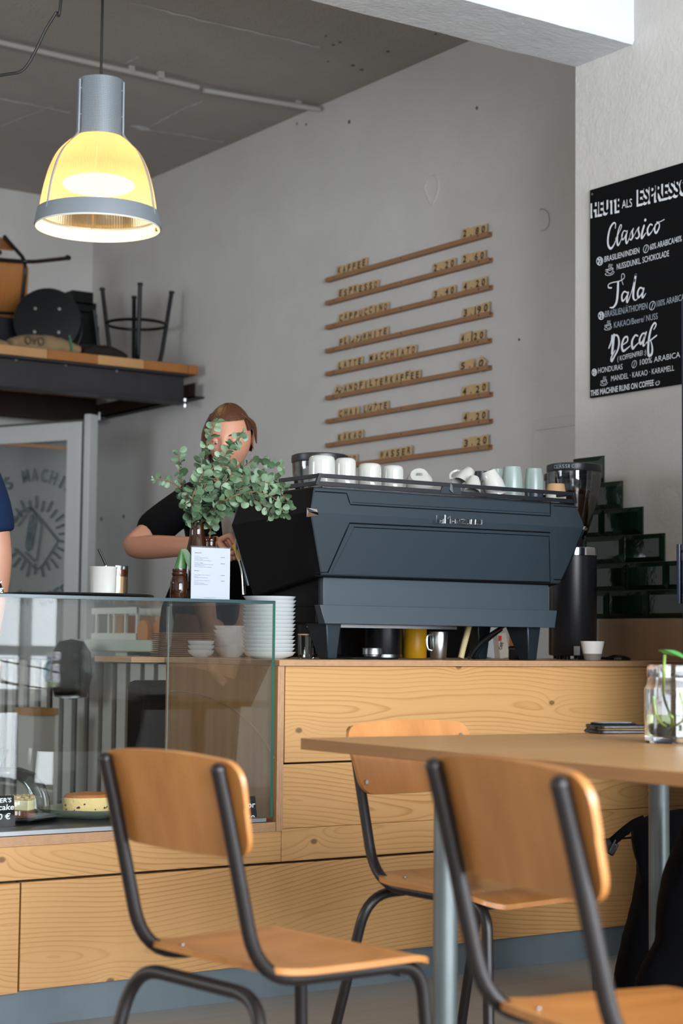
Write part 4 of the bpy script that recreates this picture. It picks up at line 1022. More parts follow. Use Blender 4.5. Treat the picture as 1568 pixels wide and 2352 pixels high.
# logo in raised chrome strokes: squarish capitals
lg = MB(); LA = PY(1001, 1201, 4.289); LB = PY(1105, 1204.5, 4.289); ul = (LB-LA)/10.2; uv = Vector((0, 0, .0155))
def L(pts): lg.tube([LA+ul*x+uv*y+Vector((0, -.002, 0)) for x, y in pts], .0015, 4)
L([(0, 1.5), (0, 0), (1.05, 0)]); L([(.75, 0), (.75, .8), (1.5, .8), (1.5, 0)]); L([(.75, .4), (1.5, .4)]); L([(1.05, 0), (1.9, 0), (1.9, 1.55), (2.5, .9), (3.1, 1.55), (3.1, 0)])
L([(3.4, 0), (3.4, .85), (4.2, .85), (4.2, 0)]); L([(3.4, .4), (4.2, .4)]); L([(4.5, 0), (4.5, .85), (5.2, .85), (5.2, .42), (4.5, .42), (5.25, 0)])
L([(5.5, .85), (6.4, .85), (5.5, 0), (6.7, 0)]); L([(6.75, 0), (6.75, .85), (7.5, .85), (7.5, 0), (6.75, 0)]); L([(8.5, .85), (7.8, .85), (7.8, 0), (8.5, 0)]); L([(9.4, .85), (8.75, .85), (8.75, 0), (9.4, 0)]); L([(9.6, 0), (9.6, .85), (10.2, .85), (10.2, 0), (9.6, 0)])
lg.build('logo', 'chrome', t, flat=True)
# cup rail: two flat bars with posts on three sides
zr0, zr1 = 1.4135, 1.4505
rl = MB()
RT, RB_ = sym(.975, 4.314, zr1), sym(.995, 4.318, zr0); RTb, RBb = sym(.975, yb-.05, zr1), sym(.995, yb-.05, zr0)
def bar(p, q, h, th_=.006):
    p, q = Vector(p), Vector(q); d = (q-p).normalized(); n = Vector((0, 0, 1)).cross(d).normalized()*th_/2; u_ = Vector((0, 0, h/2)); lo = [p-n-u_, p+n-u_, q+n-u_, q-n-u_]
    rl.add(lo+[x+u_*2 for x in lo], [(3, 2, 1, 0), (4, 5, 6, 7), (0, 1, 5, 4), (1, 2, 6, 5), (2, 3, 7, 6), (3, 0, 4, 7)])
for a, b in ((RT[0], RT[1]), (RT[0], RTb[0]), (RT[1], RTb[1])): bar((a[0], a[1], zr1-.005), (b[0], b[1], zr1-.005), .012)
for a, b in ((RB_[0], RB_[1]), (RB_[0], RBb[0]), (RB_[1], RBb[1])): bar((a[0], a[1], zr0+.009), (b[0], b[1], zr0+.009), .013)
for a, b in ((RT[0], RB_[0]), (RT[1], RB_[1])): rl.tube([a, (b[0], b[1], zr0+.004)], .0075, 4)
rl.build('cup_rail', 'black_satin', t, bevel=.001)
a, b = PY(1020, 1150, 4.312), PY(1053, 1150, 4.312)
mb = MB(); mb.add([(a.x-.006, 4.311, zr1-.008), (b.x+.006, 4.311, zr1-.008), (b.x+.012, 4.314, zr0+.006), (a.x-.012, 4.314, zr0+.006)]+[(a.x-.006, 4.318, zr1-.008), (b.x+.006, 4.318, zr1-.008), (b.x+.012, 4.321, zr0+.006), (a.x-.012, 4.321, zr0+.006)], [(0, 1, 2, 3), (7, 6, 5, 4), (0, 4, 5, 1), (1, 5, 6, 2), (2, 6, 7, 3), (3, 7, 4, 0)])
mb.build('rail_plate', 'machine_blue', t, flat=True)
mb = MB(); c = (a+b)/2
P = [PY(x, y, 4.3095) for x, y in ((1034, 1110), (1033, 1118), (1032, 1124), (1036, 1130), (1041, 1133), (1039, 1124), (1038, 1114))]
mb.prism(P, (0, -.0015, 0)); mb.build('rail_emblem', 'chrome', t, flat=True)
mb = MB(); mb.bb((2.9, 4.335, 1.4135), (3.83, yb-.06, 1.417)); mb.build('cup_tray', 'steel', t)
# feet
for fx, fy in ((2.975, 4.41), (3.745, 4.41), (2.975, 4.66), (3.745, 4.66)):
    s_ = 1
    top = [(fx-.028, fy-.03, 1.03), (fx+.03, fy-.03, 1.03), (fx+.03, fy+.085 if fy < 4.5 else fy+.03, 1.03), (fx-.028, fy+.085 if fy < 4.5 else fy+.03, 1.03)]
    bot = [(fx-.012, fy-.018, CZ+.0005), (fx+.022, fy-.018, CZ+.0005), (fx+.022, fy+.03, CZ+.0005), (fx-.012, fy+.03, CZ+.0005)]
    MB().add(bot+top, [(3, 2, 1, 0), (4, 5, 6, 7), (0, 1, 5, 4), (1, 2, 6, 5), (2, 3, 7, 6), (3, 0, 4, 7)]).build('leg', 'cast_metal', t, bevel=.004)
# rear corner: group side and steam wand
a = PY(553, 1278, 4.80); P = [PY(548, 1210, 4.76), PY(543, 1260, 4.80), PY(556, 1310, 4.80), PY(560, 1366, 4.79)]
MB().tube(catmull(P, 6), .0055, 10).build('steam_wand', 'chrome', t)
yp = PY(549, 1270, 4.805); d_ = Vector((.12, 0, -.3)).normalized(); MB().cyl(yp-d_*.03, yp+d_*.02, .013, 16).build('wand_grip', 'yellow_plastic', t)
MB().tube([PY(536, 1140, 4.78)+Vector((.02, 0, 0)), PY(537, 1212, 4.745), PY(570, 1345, 4.72)], .004, 8).build('side_edge', 'machine_mid', t)
# hoses under the machine
H1 = catmull([PY(x, y, Y) for x, y, Y in ((1078, 1430, 4.52), (1072, 1455, 4.50), (1064, 1485, 4.48), (1058, 1511, 4.47))], 13)
tag(MB().tube([p for p in H1], [.0105 if i % 2 else .0085 for i in range(len(H1))], 14).build('drain_hose', 'tan_hose', origin=H1[-1], sharp=180), 'ribbed tan drain hose running down under the machine', 'hose')
H2 = catmull([PY(x, y, Y) for x, y, Y in ((1160, 1436, 4.56), (1120, 1462, 4.54), (1090, 1490, 4.52), (1076, 1511, 4.50))], 8)
tag(MB().tube(H2, .0062, 12).build('water_hose', 'brushed_steel', origin=H2[-1]), 'braided steel water hose beside the tan hose under the machine', 'hose')
H3 = catmull([PY(x, y, Y) for x, y, Y in ((1150, 1445, 4.60), (1110, 1478, 4.58), (1088, 1512, 4.57))], 8)
tag(MB().tube(H3, .0075, 12).build('water_hose', 'black_plastic', origin=H3[-1]), 'thick black hose behind the braided steel hose', 'hose')
# things seen under the machine
def stand(x, Y): q = PY(x, 1505, Y); return Vector((q.x, Y, CZ+.0005))
p = stand(855, 4.50); t2 = thing('tamper', p, 'round steel tamper on a black mat under the machine', 'tamper')
MB().lathe([(0, .006), (.026, .006), (.027, .008), (.027, .012), (.031, .014), (.031, .032), (.03, .034), (0, .034)], c=p, n=36).build('head', 'brushed_steel', t2)
tag(MB().bb((p.x-.10, 4.46, CZ+.0004), (p.x+.07, 4.60, CZ+.005)).build('tamping_mat', 'black_plastic', origin=(p.x, 4.53, CZ), bevel=.002), 'flat black tamping mat lying under the machine', 'mat')
p = stand(1006, 4.44); t2 = thing('milk_pitcher', p, 'tapered steel milk pitcher beside the tan hose under the machine', 'pitcher')
MB().lathe([(0, 0), (.022, 0), (.0245, .004), (.030, .085), (.0295, .086), (.0235, .006), (0, .004)], c=p, n=36).build('pitcher_body', 'steel', t2)
MB().tube(catmull([(p.x-.03, p.y, CZ+.078), (p.x-.044, p.y, CZ+.07), (p.x-.042, p.y, CZ+.035), (p.x-.027, p.y, CZ+.028)], 5), .0035, 8).build('handle', 'steel', t2)
p = stand(952, 4.86); t2 = thing('canister', p, 'yellow canister in the shade behind the steel pitcher', 'canister')
MB().lathe([(0, 0), (.038, 0), (.04, .003), (.04, .1), (.038, .103), (0, .104)], c=p, n=36).build('canister_body', 'yellow_plastic', t2)
MB().lathe([(0, .104), (.041, .104), (.041, .115), (0, .116)], c=p, n=36).build('lid', 'black_plastic', t2)
p = stand(880, 4.88); t2 = thing('storage_jar', p, 'tall dark jar behind the tamper under the machine', 'jar')
MB().lathe([(0, 0), (.06, 0), (.062, .004), (.062, .13), (.05, .14), (0, .14)], c=p, n=36).build('jar_body', 'black_satin', t2)
MB().lathe([(.0622, .0), (.0632, .0), (.0632, .012), (.0622, .012)], c=p, n=36, caps=False).build('band', 'brushed_steel', t2)
p = stand(1193, 4.50); t2 = thing('lidded_pot', p, 'low black lidded pot beside the right machine foot', 'pot')
MB().lathe([(0, 0), (.034, 0), (.036, .003), (.036, .034), (0, .034)], c=p, n=36).build('pot', 'black_satin', t2)
MB().lathe([(0, .035), (.037, .035), (.037, .041), (.034, .044), (0, .044)], c=p, n=36).build('lid', 'black_satin', t2)
p = stand(1150, 4.90); t2 = thing('coffee_bag', p, 'upright paper coffee bag with a red corner print behind the hoses', 'bag')
R5 = Matrix.Rotation(math.radians(-8), 3, 'Y')
mb = MB(); mb.box(p+Vector((0, 0, .045)), (.045, .035, .09), R5, 0, .85); mb.build('bag_body', 'bag_white', t2, bevel=.004)
mb = MB(); mb.bb((p.x-.024, p.y-.0185, CZ+.062), (p.x-.012, p.y-.0175, CZ+.08)); mb.build('red_corner', 'red_print', t2)
mb = MB(); mb.text('CAFE', p+Vector((-.012, -.0186, .03)), p+Vector((-.004, -.0186, .055)), Vector((-.012, 0, .004)), (0, -1, 0), 0, 0, bold=.02); mb.build('bag_print', 'card_ink', t2, flat=True)
p = stand(1185, 4.95); tag(MB().box(p+Vector((0, 0, .06)), (.04, .04, .12), None, 0, .9).build('coffee_bag', 'board_wood', origin=p, bevel=.004), 'brown paper coffee bag behind the right machine foot', 'bag')
p = stand(1125, 4.93); tag(MB().box(p+Vector((0, 0, .055)), (.05, .03, .11), Matrix.Rotation(math.radians(10), 3, 'Y'), 0, .9).build('coffee_bag', 'plate_white', origin=p, bevel=.004), 'pale coffee bag leaning left behind the hoses', 'bag')

a = PY(655, 1500, 5.055); b = PY(1116, 1500, 5.055)
tag(MB().bb((a.x, 5.05, CZ+.0004), (b.x, 5.065, 1.03)).build('rear_dark_strip', 'black_plastic', origin=((a.x+b.x)/2, 5.057, CZ), bevel=.001), 'low black strip added along the counter rear to darken the gap behind the machine feet', 'board')  # added dark strip standing in for the blackness seen between the feet
# ------------------------------------------------------------------ cups on the machine
TRZ = 1.4175
def up_cup(x, ytop, r, Y, label, mat='porcelain', prof=None, n2='upturned_mug', cat='cup', group=None, mats=None, mis=None):
    q = PY(x, ytop, Y); h = q.z-TRZ
    t = thing(n2, (q.x, Y, TRZ), label, cat, group)
    pr = prof(r, h) if prof else [(r*.96, 0), (r, .004), (r, h*.84), (r*.96, h*.93), (r*.82, h*.985), (r*.7, h), (r*.68, h*.985), (0, h*.98)]
    MB().lathe(pr, c=(q.x, Y, TRZ+.0003), n=40, mis=mis).build('cup_body', mats or mat, t); return t, q, h
gc = 'white mugs upside down on the machine'
up_cup(739, 1047, .039, 4.40, 'biggest white mug standing upside down at the left end of the cup rail', group=gc)
up_cup(793, 1053, .032, 4.44, 'white mug upside down, second from the left on the machine', group=gc)
up_cup(849, 1065, .0345, 4.41, 'white mug upside down, third from the left on the machine', group=gc)
up_cup(902, 1070, .0325, 4.43, 'white mug upside down, fourth from the left on the machine', group=gc)
def tilt_cup(name, x, y, Y, r, h, axis, label, handle=None, stamp=False, prof=None, dz=0.):
    c = PY(x, y, Y); zax = Vector(axis).normalized(); q_ = zax.to_track_quat('Z', 'Y'); R_ = q_.to_matrix()
    pr = prof or [(0, 0), (r*.62, 0), (r*.68, .004), (r*.93, h*.45), (r, h), (r*.95, h), (r*.86, h*.4), (r*.5, .006), (0, .006)]
    mb = MB().lathe(pr, n=36); low = min((R_ @ p).z for p in mb.v); c.z = TRZ-low+.0004+dz
    t = thing(name, c, label, 'cup', None, rot=q_.to_euler())
    mb.build('cup_body', 'porcelain', t, world=False)
    if handle: 
        ha = handle; pts = [Vector((math.cos(ha)*d, math.sin(ha)*d, z)) for d, z in ((r*.9, h*.78), (r*1.35, h*.86), (r*1.62, h*.6), (r*1.35, h*.3), (r*.78, h*.22))]
        MB().tube(catmull(pts, 5), .0042, 8).build('handle', 'porcelain', t, world=False)
    if stamp:
        mb = MB(); mb.ribbon([(-.010, -.004, -.0004), (.010, -.004, -.0004), (.010, .004, -.0004), (-.010, .004, -.0004), (-.010, -.004, -.0004)], .0012, (0, 0, -1), 0, .0003)
        mb.text('IKEA', (.008, -.002, -.0006), (-.008, -.002, -.0006), (0, .004, 0), (0, 0, -1), 0, .0003, bold=.03); mb.text('PORCELAIN', (.008, .0055, -.0006), (-.008, .0055, -.0006), (0, .002, 0), (0, 0, -1), 0, .0003)
        mb.build('stamp', 'card_ink', t, world=False, flat=True)
    return t
toc = (CAMP-PY(950, 1085, 4.43)).normalized()
tilt_cup('cappuccino_cup', 962, 1096, 4.43, .043, .052, (-toc.x*.8+.05, -toc.y*.8+.0, -.62), 'white cup tipped over with its stamped base towards the room', stamp=True)
tilt_cup('espresso_cup', 1078, 1080, 4.46, .029, .066, (-.62, -.15, -.62), 'white espresso cup leaning left, first of the three by the rail plate', handle=2.6, dz=.026)
tilt_cup('espresso_cup', 1088, 1105, 4.40, .027, .058, (-.35, -.3, -.75), 'lowest white espresso cup wedged between two others', handle=3.4)
tilt_cup('espresso_cup', 1122, 1082, 4.385, .034, .082, (.30, -.15, -.9), 'white espresso cup leaning right against the celadon cups', handle=-.6)
barrel = lambda r, h: [(r*.86, 0), (r*.95, h*.12), (r, h*.4), (r*.97, h*.7), (r*.85, h*.93), (r*.82, h), (r*.76, h), (r*.74, h*.97), (0, h*.96)]
up_cup(1176, 1073, .0335, 4.44, 'pale celadon cup upside down, left of the two barrel shaped ones', prof=barrel, mats=['celadon', 'stone_tan'], mis=[0, 0, 0, 0, 0, 1, 1, 1], n2='barrel_cup')
up_cup(1226, 1077, .031, 4.46, 'celadon cup with a navy dipped rim beside the brown based cup', prof=barrel, mats=['celadon', 'stone_tan', 'stone_navy'], mis=[2, 2, 0, 0, 0, 1, 1, 1], n2='barrel_cup')
up_cup(1140, 1078, .027, 4.60, 'grey green cup upside down half hidden behind the white espresso cups', prof=barrel, mat='celadon', n2='barrel_cup')
up_cup(1105, 1083, .026, 4.62, 'black cup upside down at the back behind the white cups', prof=barrel, mat='black_satin', n2='barrel_cup')
up_cup(1276, 1112, .0335, 4.42, 'cream cup with a raw brown base upside down at the right rail end', prof=lambda r, h: [(r, 0), (r, h*.5), (r*.98, h*.6), (r*.84, h*.95), (r*.8, h), (0, h)], mats=['stone_cream', 'stone_tan'], mis=[0, 0, 1, 1, 1], n2='low_cup')

# ------------------------------------------------------------------ grinders
def grinder(c, label, txt=True, beans=True):
    t = thing('coffee_grinder', (c[0], c[1], CZ+.0005), label, 'coffee grinder')
    x, y, z = c[0], c[1], CZ+.0008
    MB().lathe([(0, .012), (.074, .012), (.077, .016), (.077, .352), (0, .352)], c=(x, y, z), n=48).build('grinder_body', 'black_satin', t)
    for k in range(4): MB().cyl((x+.055*math.cos(k*pi/2+.4), y+.055*math.sin(k*pi/2+.4), z), (x+.055*math.cos(k*pi/2+.4), y+.055*math.sin(k*pi/2+.4), z+.013), .011, 12).build('foot', 'black_plastic', t)
    MB().lathe([(.077, .353), (.0785, .354), (.0785, .378), (.075, .381), (0, .381)], c=(x, y, z), n=48).build('collar', 'chrome', t)
    MB().lathe([(.03, .381), (.03, .41), (.036, .415)], c=(x, y, z), n=32).build('throat', 'black_plastic', t)
    MB().lathe([(.030, .405), (.046, .43), (.078, .53), (.091, .605), (.093, .652), (.091, .652), (.089, .605), (.076, .53), (.044, .432), (.028, .407)], c=(x, y, z), n=48).build('hopper', 'hopper_glass', t)
    MB().lathe([(0, .668), (.085, .668), (.0945, .664), (.0955, .645), (.0935, .640), (0, .640)][::-1], c=(x, y, z), n=48).build('lid', 'black_satin', t)
    if beans:
        b = MB(); b.lathe([(0, .41), (.027, .412), (.043, .435), (.073, .53), (.080, .56), (.05, .575), (0, .58)], c=(x, y, z), n=40)
        for k in range(260):
            a = random.uniform(0, 2*pi); hh = random.uniform(.43, .56); rr = .043+(.080-.043)*(hh-.435)/.125
            rr = min(.080, max(.04, rr)); b.ball((x+rr*math.cos(a), y+rr*math.sin(a), z+hh), .0048, 6, 0, (1, .75, .6), Euler((random.random()*6, random.random()*6, 0)).to_matrix())
        for k in range(90):
            a = random.uniform(0, 2*pi); rr = .075*random.random()**.5; b.ball((x+rr*math.cos(a), y+rr*math.sin(a), z+.575), .005, 6, 0, (1, .75, .6), Euler((random.random()*6, random.random()*6, 0)).to_matrix())
        tag(b.build('beans', 'bean', t), kind='stuff')
    v = MB()
    for k in range(12):
        a = math.atan2(-y, -x)+1.02; zz_ = z+.22+.008*k; v.cyl((x+.0765*math.cos(a), y+.0765*math.sin(a), zz_), (x+.0765*math.cos(a+.28), y+.0765*math.sin(a+.28), zz_), .0018, 6)
    v.build('vent', 'black_plastic', t)
    if txt:
        mb = MB(); a0 = math.atan2(-y, -x); n = 6
        for k, ch in enumerate('CLASSICO'):
            a = a0-.78+.115*k; C = Vector((x+.0965*math.cos(a), y+.0965*math.sin(a), z+.648)); tn = Vector((-math.sin(a), math.cos(a), 0)); nn = Vector((math.cos(a), math.sin(a), 0))
            w_ = .004 if ch in 'I' else .0085
            mb.text(ch, C, C+tn*w_, (0, 0, .012), nn, 0, 0)
        mb.build('lid_lettering', 'chalk_dim', t, flat=True)
    return t
g1 = PY(1318, 1400, 4.63); grinder((g1.x, 4.63), 'black coffee grinder with a bean hopper right of the espresso machine')
g2 = PY(1330, 1400, 4.86); grinder((g2.x-.03, 4.875), 'second black grinder hidden behind the one beside the machine', False)
g3 = PY(731, 1400, 4.93); grinder((g3.x, 4.93), 'black grinder behind the left part of the espresso machine', False, False)
# small label, cup, cable
p = stand(1360, 4.33); t2 = thing('coffee_cup', p, 'white ceramic cup with a bare grey base in front of the grinder', 'cup')
MB().lathe([(0, 0), (.025, 0), (.0268, .004), (.0305, .022), (.0385, .062), (.0365, .062), (.025, .01), (0, .008)], c=p, n=40, mis=[0, 0, 0, 1, 1, 1, 1, 1]).build('cup_body', ['stone_grey', 'stone_white'], t2)
p = PY(1323, 1500, 4.50); d2 = (Vector((g1.x, 4.63, 0))-Vector((p.x, 4.5, 0)))
q = PY(1321, 1490, 4.555); mb = MB(); mb.add([(q.x-.011, 4.551, CZ+.016), (q.x+.011, 4.545, CZ+.016), (q.x+.011, 4.545, CZ+.046), (q.x-.011, 4.551, CZ+.046)], [(0, 1, 2, 3)]); 
tagp = bpy.data.objects['coffee_grinder']; mb.build('rating_plate', 'grey_card', tagp)
C1 = catmull([PZ(x, y, CZ+.006) if False else Vector((PY(x, 1500, Y).x, Y, CZ+zz_)) for x, Y, zz_ in ((1392, 4.45, .006), (1410, 4.42, .014), (1430, 4.40, .012), (1445, 4.42, .005), (1425, 4.5, .005), (1400, 4.56, .005), (1380, 4.6, .006))], 8)
t2 = thing('power_cable', C1[0], 'short black cable with a metal plug behind the ceramic cup', 'cable')
MB().tube(C1, .005, 8).build('cord', 'black_plastic', t2); q = stand(1418, 4.36); MB().cyl(q+Vector((-.012, 0, .005)), q+Vector((.014, 0, .005)), .0048, 12).build('plug', 'brushed_steel', t2)
# ================================================================== pendant lamp
LC = PD(225, 505, 6.45); zr = LC.z
t = thing('pendant_lamp', (LC.x, LC.y, zr), 'large pendant lamp with a lit ribbed amber dome and grey perforated neck', 'lamp')
mpp = 6.45/4131*1.0
z = lambda y: LC.z+(505-y)*mpp*1.03
k = 144*mpp
cx, cy = LC.x, LC.y
# dome with vertical ribs
prof = [(.083, z(318)), (.115, z(334)), (.150, z(358)), (.176, z(392)), (.193, z(430)), (.204, z(465)), (.209, z(494))]
pc = catmull([(p[0], 0, p[1]) for p in prof], 4); nr = 260; mb = MB(); vs = []
for p in pc:
    for j in range(nr):
        r = p.x*(1+(.006 if j % 2 else -.006)); a = 2*pi*j/nr; vs.append((cx+r*math.cos(a), cy+r*math.sin(a), p.z))
mb.add(vs, [(i*nr+j, i*nr+(j+1) % nr, (i+1)*nr+(j+1) % nr, (i+1)*nr+j) for i in range(len(pc)-1) for j in range(nr)])
mb.build('dome', 'lamp_acrylic', t, flat=True)
zb_ = z(505)
MB().lathe([(.2165, z(486)), (.2215, z(500)), (.2265, z(521)), (.2245, z(521)), (.2195, z(500)), (.2145, z(486))], c=(cx, cy, 0), n=80, caps=False).build('rim_ring', 'lamp_grey', t)
MB().lathe([(.2190, z(503)), (.2235, z(523)), (.2215, z(525)), (.212, z(508)), (.212, z(500)), (.215, z(500))], c=(cx, cy, 0), n=80, caps=False).build('rim_liner', 'stone_cream', t)
zt = z(190); zn = z(320)
MB().lathe([(.0845, zn), (.0835, zt), (.080, zt+.002), (.0, zt+.002)], c=(cx, cy, 0), n=56, caps=False).build('neck', 'perforated', t)
WM[t.name] = Matrix.Translation((cx, cy, zr))
phi0 = math.atan2(_R.y, _R.x)
for ph in (223, 343, 103):
    a = phi0+math.radians(ph); dr = Vector((math.cos(a), math.sin(a), 0)); C = Vector((cx, cy, 0))
    pts = [(.090, z(197)), (.091, z(300)), (.094, z(318)), (.122, z(340)), (.158, z(366)), (.184, z(400)), (.202, z(440)), (.213, z(480)), (.219, z(500))]
    P = catmull([C+dr*r+Vector((0, 0, zz_)) for r, zz_ in pts], 4); sd = Vector((-dr.y, dr.x, 0))
    mb = MB(); mb.tube(P, .0042, 6)
    for zz_ in (z(216), z(275)): mb.cyl(C+dr*.082+Vector((0, 0, zz_)), C+dr*.092+Vector((0, 0, zz_)), .0035, 8)
    mb.build('strap', 'lamp_grey', t)
for ph in (250, 275, 300, 20):
    a = phi0+math.radians(ph); C = Vector((cx+.2165*math.cos(a), cy+.2165*math.sin(a), z(515))); MB().box(C, (.012, .012, .012), Matrix.Rotation(a, 3, 'Z')).build('clip', 'rail_oak', t)
MB().ball((cx, cy, z(426)), .05, 24, 0, (2.6, 2.6, .6)).build('bulb', 'bulb_glare', t)  # flattened wide, its shape stands in for glare spread by the ribs
MB().cyl((cx, cy, zt), (cx, cy, ZC), .0048, 8).build('cord', 'cable_black', t)
l = bpy.data.lights.new('pendant_bulb_light', 'POINT'); l.energy = 1.2; l.color = (1, .74, .44); l.shadow_soft_size = .06
o = bpy.data.objects.new('pendant_bulb_light', l); COL.objects.link(o); o.location = (cx, cy, z(440)-.06)
P = [PD(x, y, 6.2) for x, y in ((160, -70), (140, 0), (128, 30), (105, 68), (84, 112), (64, 148), (46, 165), (20, 170), (-40, 180))]
P[0].z = ZC
tag(MB().tube(catmull(P, 6), .0052, 8).build('swag_cable', 'cable_black', origin=P[4]), 'loose black cable swagging across the ceiling at the upper left', 'cable')

# ================================================================== back bar seen through the glass case
BBX = 3.6
t = thing('slatted_cabinet', (BBX+.2, 7.4, 0), 'grey slatted back bar cabinet seen through the glass case', 'cabinet')
mb = MB(); zt = PX(250, 1522, BBX).z
for a, b in ((-60, -47), (-34, -22), (-8, 3), (18, 28), (43, 54), (68, 80), (94, 107), (121, 136), (147, 165), (178, 194), (205, 226), (236, 257), (268, 288), (298, 321), (331, 352), (362, 384)):
    ya, yb_ = PX(a, 1600, BBX).y, PX(b, 1600, BBX).y; mb.bb((BBX, yb_, .06), (BBX+.018, ya, zt))
mb.build('slat_front', 'slat_grey', t)
ya, yb_ = PX(-70, 1600, BBX).y, PX(392, 1600, BBX).y
MB().bb((BBX+.019, yb_, .02), (BBX+.55, ya, zt)).build('carcass', 'black_plastic', t)
MB().bb((BBX-.01, yb_, zt), (BBX+.56, ya, zt+.014)).build('top_board', 'black_satin', t)
a, b = PX(152, 1517, BBX-.03), PX(322, 1513, BBX-.03); MB().cyl(a, b, .013, 12).build('rail', 'pale_slab', t); MB().cyl(a-Vector((0, 0, .0)), a+Vector((.03, 0, 0)), .016, 12).build('rail_bracket', 'steel', t)
a, b = PX(160, 1494, BBX), PX(350, 1470, BBX)
s2 = thing('pale_shelf', ((a.x), (a.y+b.y)/2, zt+.015), 'pale green grey slab standing on a short foot on the slatted cabinet', 'shelf')
MB().bb((BBX+.0, b.y, a.z), (BBX+.4, a.y, b.z)).build('slab', 'pale_slab', s2, bevel=.004)
c, d = PX(255, 1512, BBX), PX(282, 1494, BBX); MB().bb((BBX+.02, d.y, zt+.0145), (BBX+.3, c.y, a.z)).build('foot', 'pale_slab', s2)
SZ = b.z+.0005
t = thing('crate', (BBX+.15, PX(280, 1460, BBX).y, SZ), 'small white open crate with vertical posts on the pale slab', 'crate')
y0_, y1_ = PX(333, 1460, BBX+.1).y, PX(230, 1460, BBX+.1).y; zt2 = PX(280, 1396, BBX+.1).z
def cb(a, b): mb.bb(a, b)
mb = MB(); W0 = y1_-y0_
for f in (0, .25, .5, .62, .9): 
    for xx in (BBX+.06, BBX+.24): mb.bb((xx, y0_+W0*f, SZ), (xx+.012, y0_+W0*f+.014, zt2))
mb.build('posts', 'crate_white', t)
mb = MB()
for xx in (BBX+.055, BBX+.245):
    for zz_ in (0, .8): mb.bb((xx, y0_, SZ+(zt2-SZ)*zz_), (xx+.01, y1_, SZ+(zt2-SZ)*(zz_+.2)))
mb.build('rails', 'crate_white', t)
MB().bb((BBX+.07, y0_+W0*.35, SZ+.006), (BBX+.23, y0_+W0*.6, SZ+(zt2-SZ)*.75)).build('insert', 'brown_plate', t)
def roundboard(x0, x1, ytop, Xp, label):
    a, b = PX(x0, 1466, Xp), PX(x1, 1466, Xp); w_ = abs(a.y-b.y); zt3 = PX(x0, ytop, Xp).z; ym = (a.y+b.y)/2
    P = [(Xp, ym-w_/2, SZ), (Xp, ym+w_/2, SZ)]+[(Xp, ym+w_/2*math.cos(q), zt3-w_/2+w_/2*math.sin(q)) for q in [pi*i/14 for i in range(15)]]
    tag(MB().prism(P, (.018, 0, 0)).build('serving_board', 'board_wood', origin=(Xp, ym, SZ), bevel=.003), label, 'board')
roundboard(314, 338, 1424, BBX+.03, 'narrow rounded wooden board standing beside the white crate')
roundboard(347, 395, 1413, BBX+.06, 'wide rounded wooden board behind the pile of brown plates')
# cloth and bag hanging from the rail
def hang(name, x0, x1, y0, y1, Xp, mat, label, cat, extra=None):
    def fn(u, v):
        x = x0+(x1-x0)*u; y = y0+(y1-y0)*v; p = PX(x+5*math.sin(7*v+3*u), y, Xp); return (p.x-.02*math.sin(u*pi*3+v*2)-.05*math.sin(pi*u)*(v**.6), p.y, p.z)
    o = MB().grid(fn, 14, 14, thick=(.06, 0, 0)).build(name, mat, origin=PX(x0, y1, Xp)); return tag(o, label, cat)
hang('towel', 111, 142, 1508, 1565, BBX-.10, 'teal_cloth', 'teal towel hanging beside the black bag behind the case', 'towel')
t = tag(MB().lathe([(0, 0), (.09, .01), (.12, .1), (.11, .2), (.07, .25), (0, .26)], c=PX(162, 1606, BBX-.14), n=20, sx=.7).build('shoulder_bag', 'black_cloth', origin=PX(162, 1606, BBX-.14)), 'black shoulder bag hanging behind the glass case', 'bag')
P = [PX(x, y, BBX-.14) for x, y in ((176, 1545), (188, 1525), (190, 1560), (182, 1590))]; MB().tube(catmull(P, 5), .01, 8).build('strap', 'black_cloth', t)
t = thing('wooden_bin', (BBX-.2, PX(135, 1700, BBX-.2).y, 0), 'low brown wooden bin in front of the slatted cabinet', 'bin')
a, b = PX(82, 1640, BBX-.22), PX(118, 1612, BBX-.22); MB().bb((BBX-.3, b.y, 0), (BBX-.2, a.y, a.z)).build('bin_body', 'slat_grey', t); MB().bb((BBX-.31, b.y-.01, a.z), (BBX-.19, a.y+.02, a.z+.03)).build('rim', 'ply_face', t)
t = tag(MB().bb((2.64, 4.92, .002), (2.84, 5.04, .84)).build('waste_sack', 'black_cloth', origin=(2.74, 4.98, 0), bevel=.02), 'black sack standing behind the right end of the glass case', 'sack')

# ================================================================== eucalyptus
def leaf_pair(mb, p, tan, size, mi):
    tan = tan.normalized(); side = tan.cross(Vector((random.uniform(-1, 1), random.uniform(-1, 1), random.uniform(-1, 1)))).normalized()
    for s_ in (1, -1):
        d = (side*s_+tan*random.uniform(.1, .7)+Vector((random.uniform(-.35, .35), random.uniform(-.5, .2), random.uniform(-.35, .25)))).normalized()
        nrm = d.cross(Vector((random.uniform(-1, 1), random.uniform(-.4, .4), random.uniform(-.6, .6)))).normalized()
        if random.random() < .55: nrm = (nrm*.6+(CAMP-p).normalized()*.9*random.choice((1, 1, -1))).normalized()
        b = nrm.cross(d).normalized(); nrm = d.cross(b); L = size*random.uniform(.75, 1.2); W = L*random.uniform(.72, .98); c0 = p+d*L*.12
        vs = [c0]; n = 10; ring = []
        for i in range(n):
            a = 2*pi*i/n; x = L*.5*(1-math.cos(a)); y = W*.5*math.sin(a)*(1-.12*math.cos(a)); vs.append(c0+d*x+b*y+nrm*(abs(y)*.35+.10*x*x/L))
        vs.append(c0+d*L*.5+nrm*.02*L); fs = [(1+i, 1+(i+1) % n, n+1) for i in range(n)]
        mb.add(vs[1:], [tuple(q-1 for q in f) for f in fs], mi)
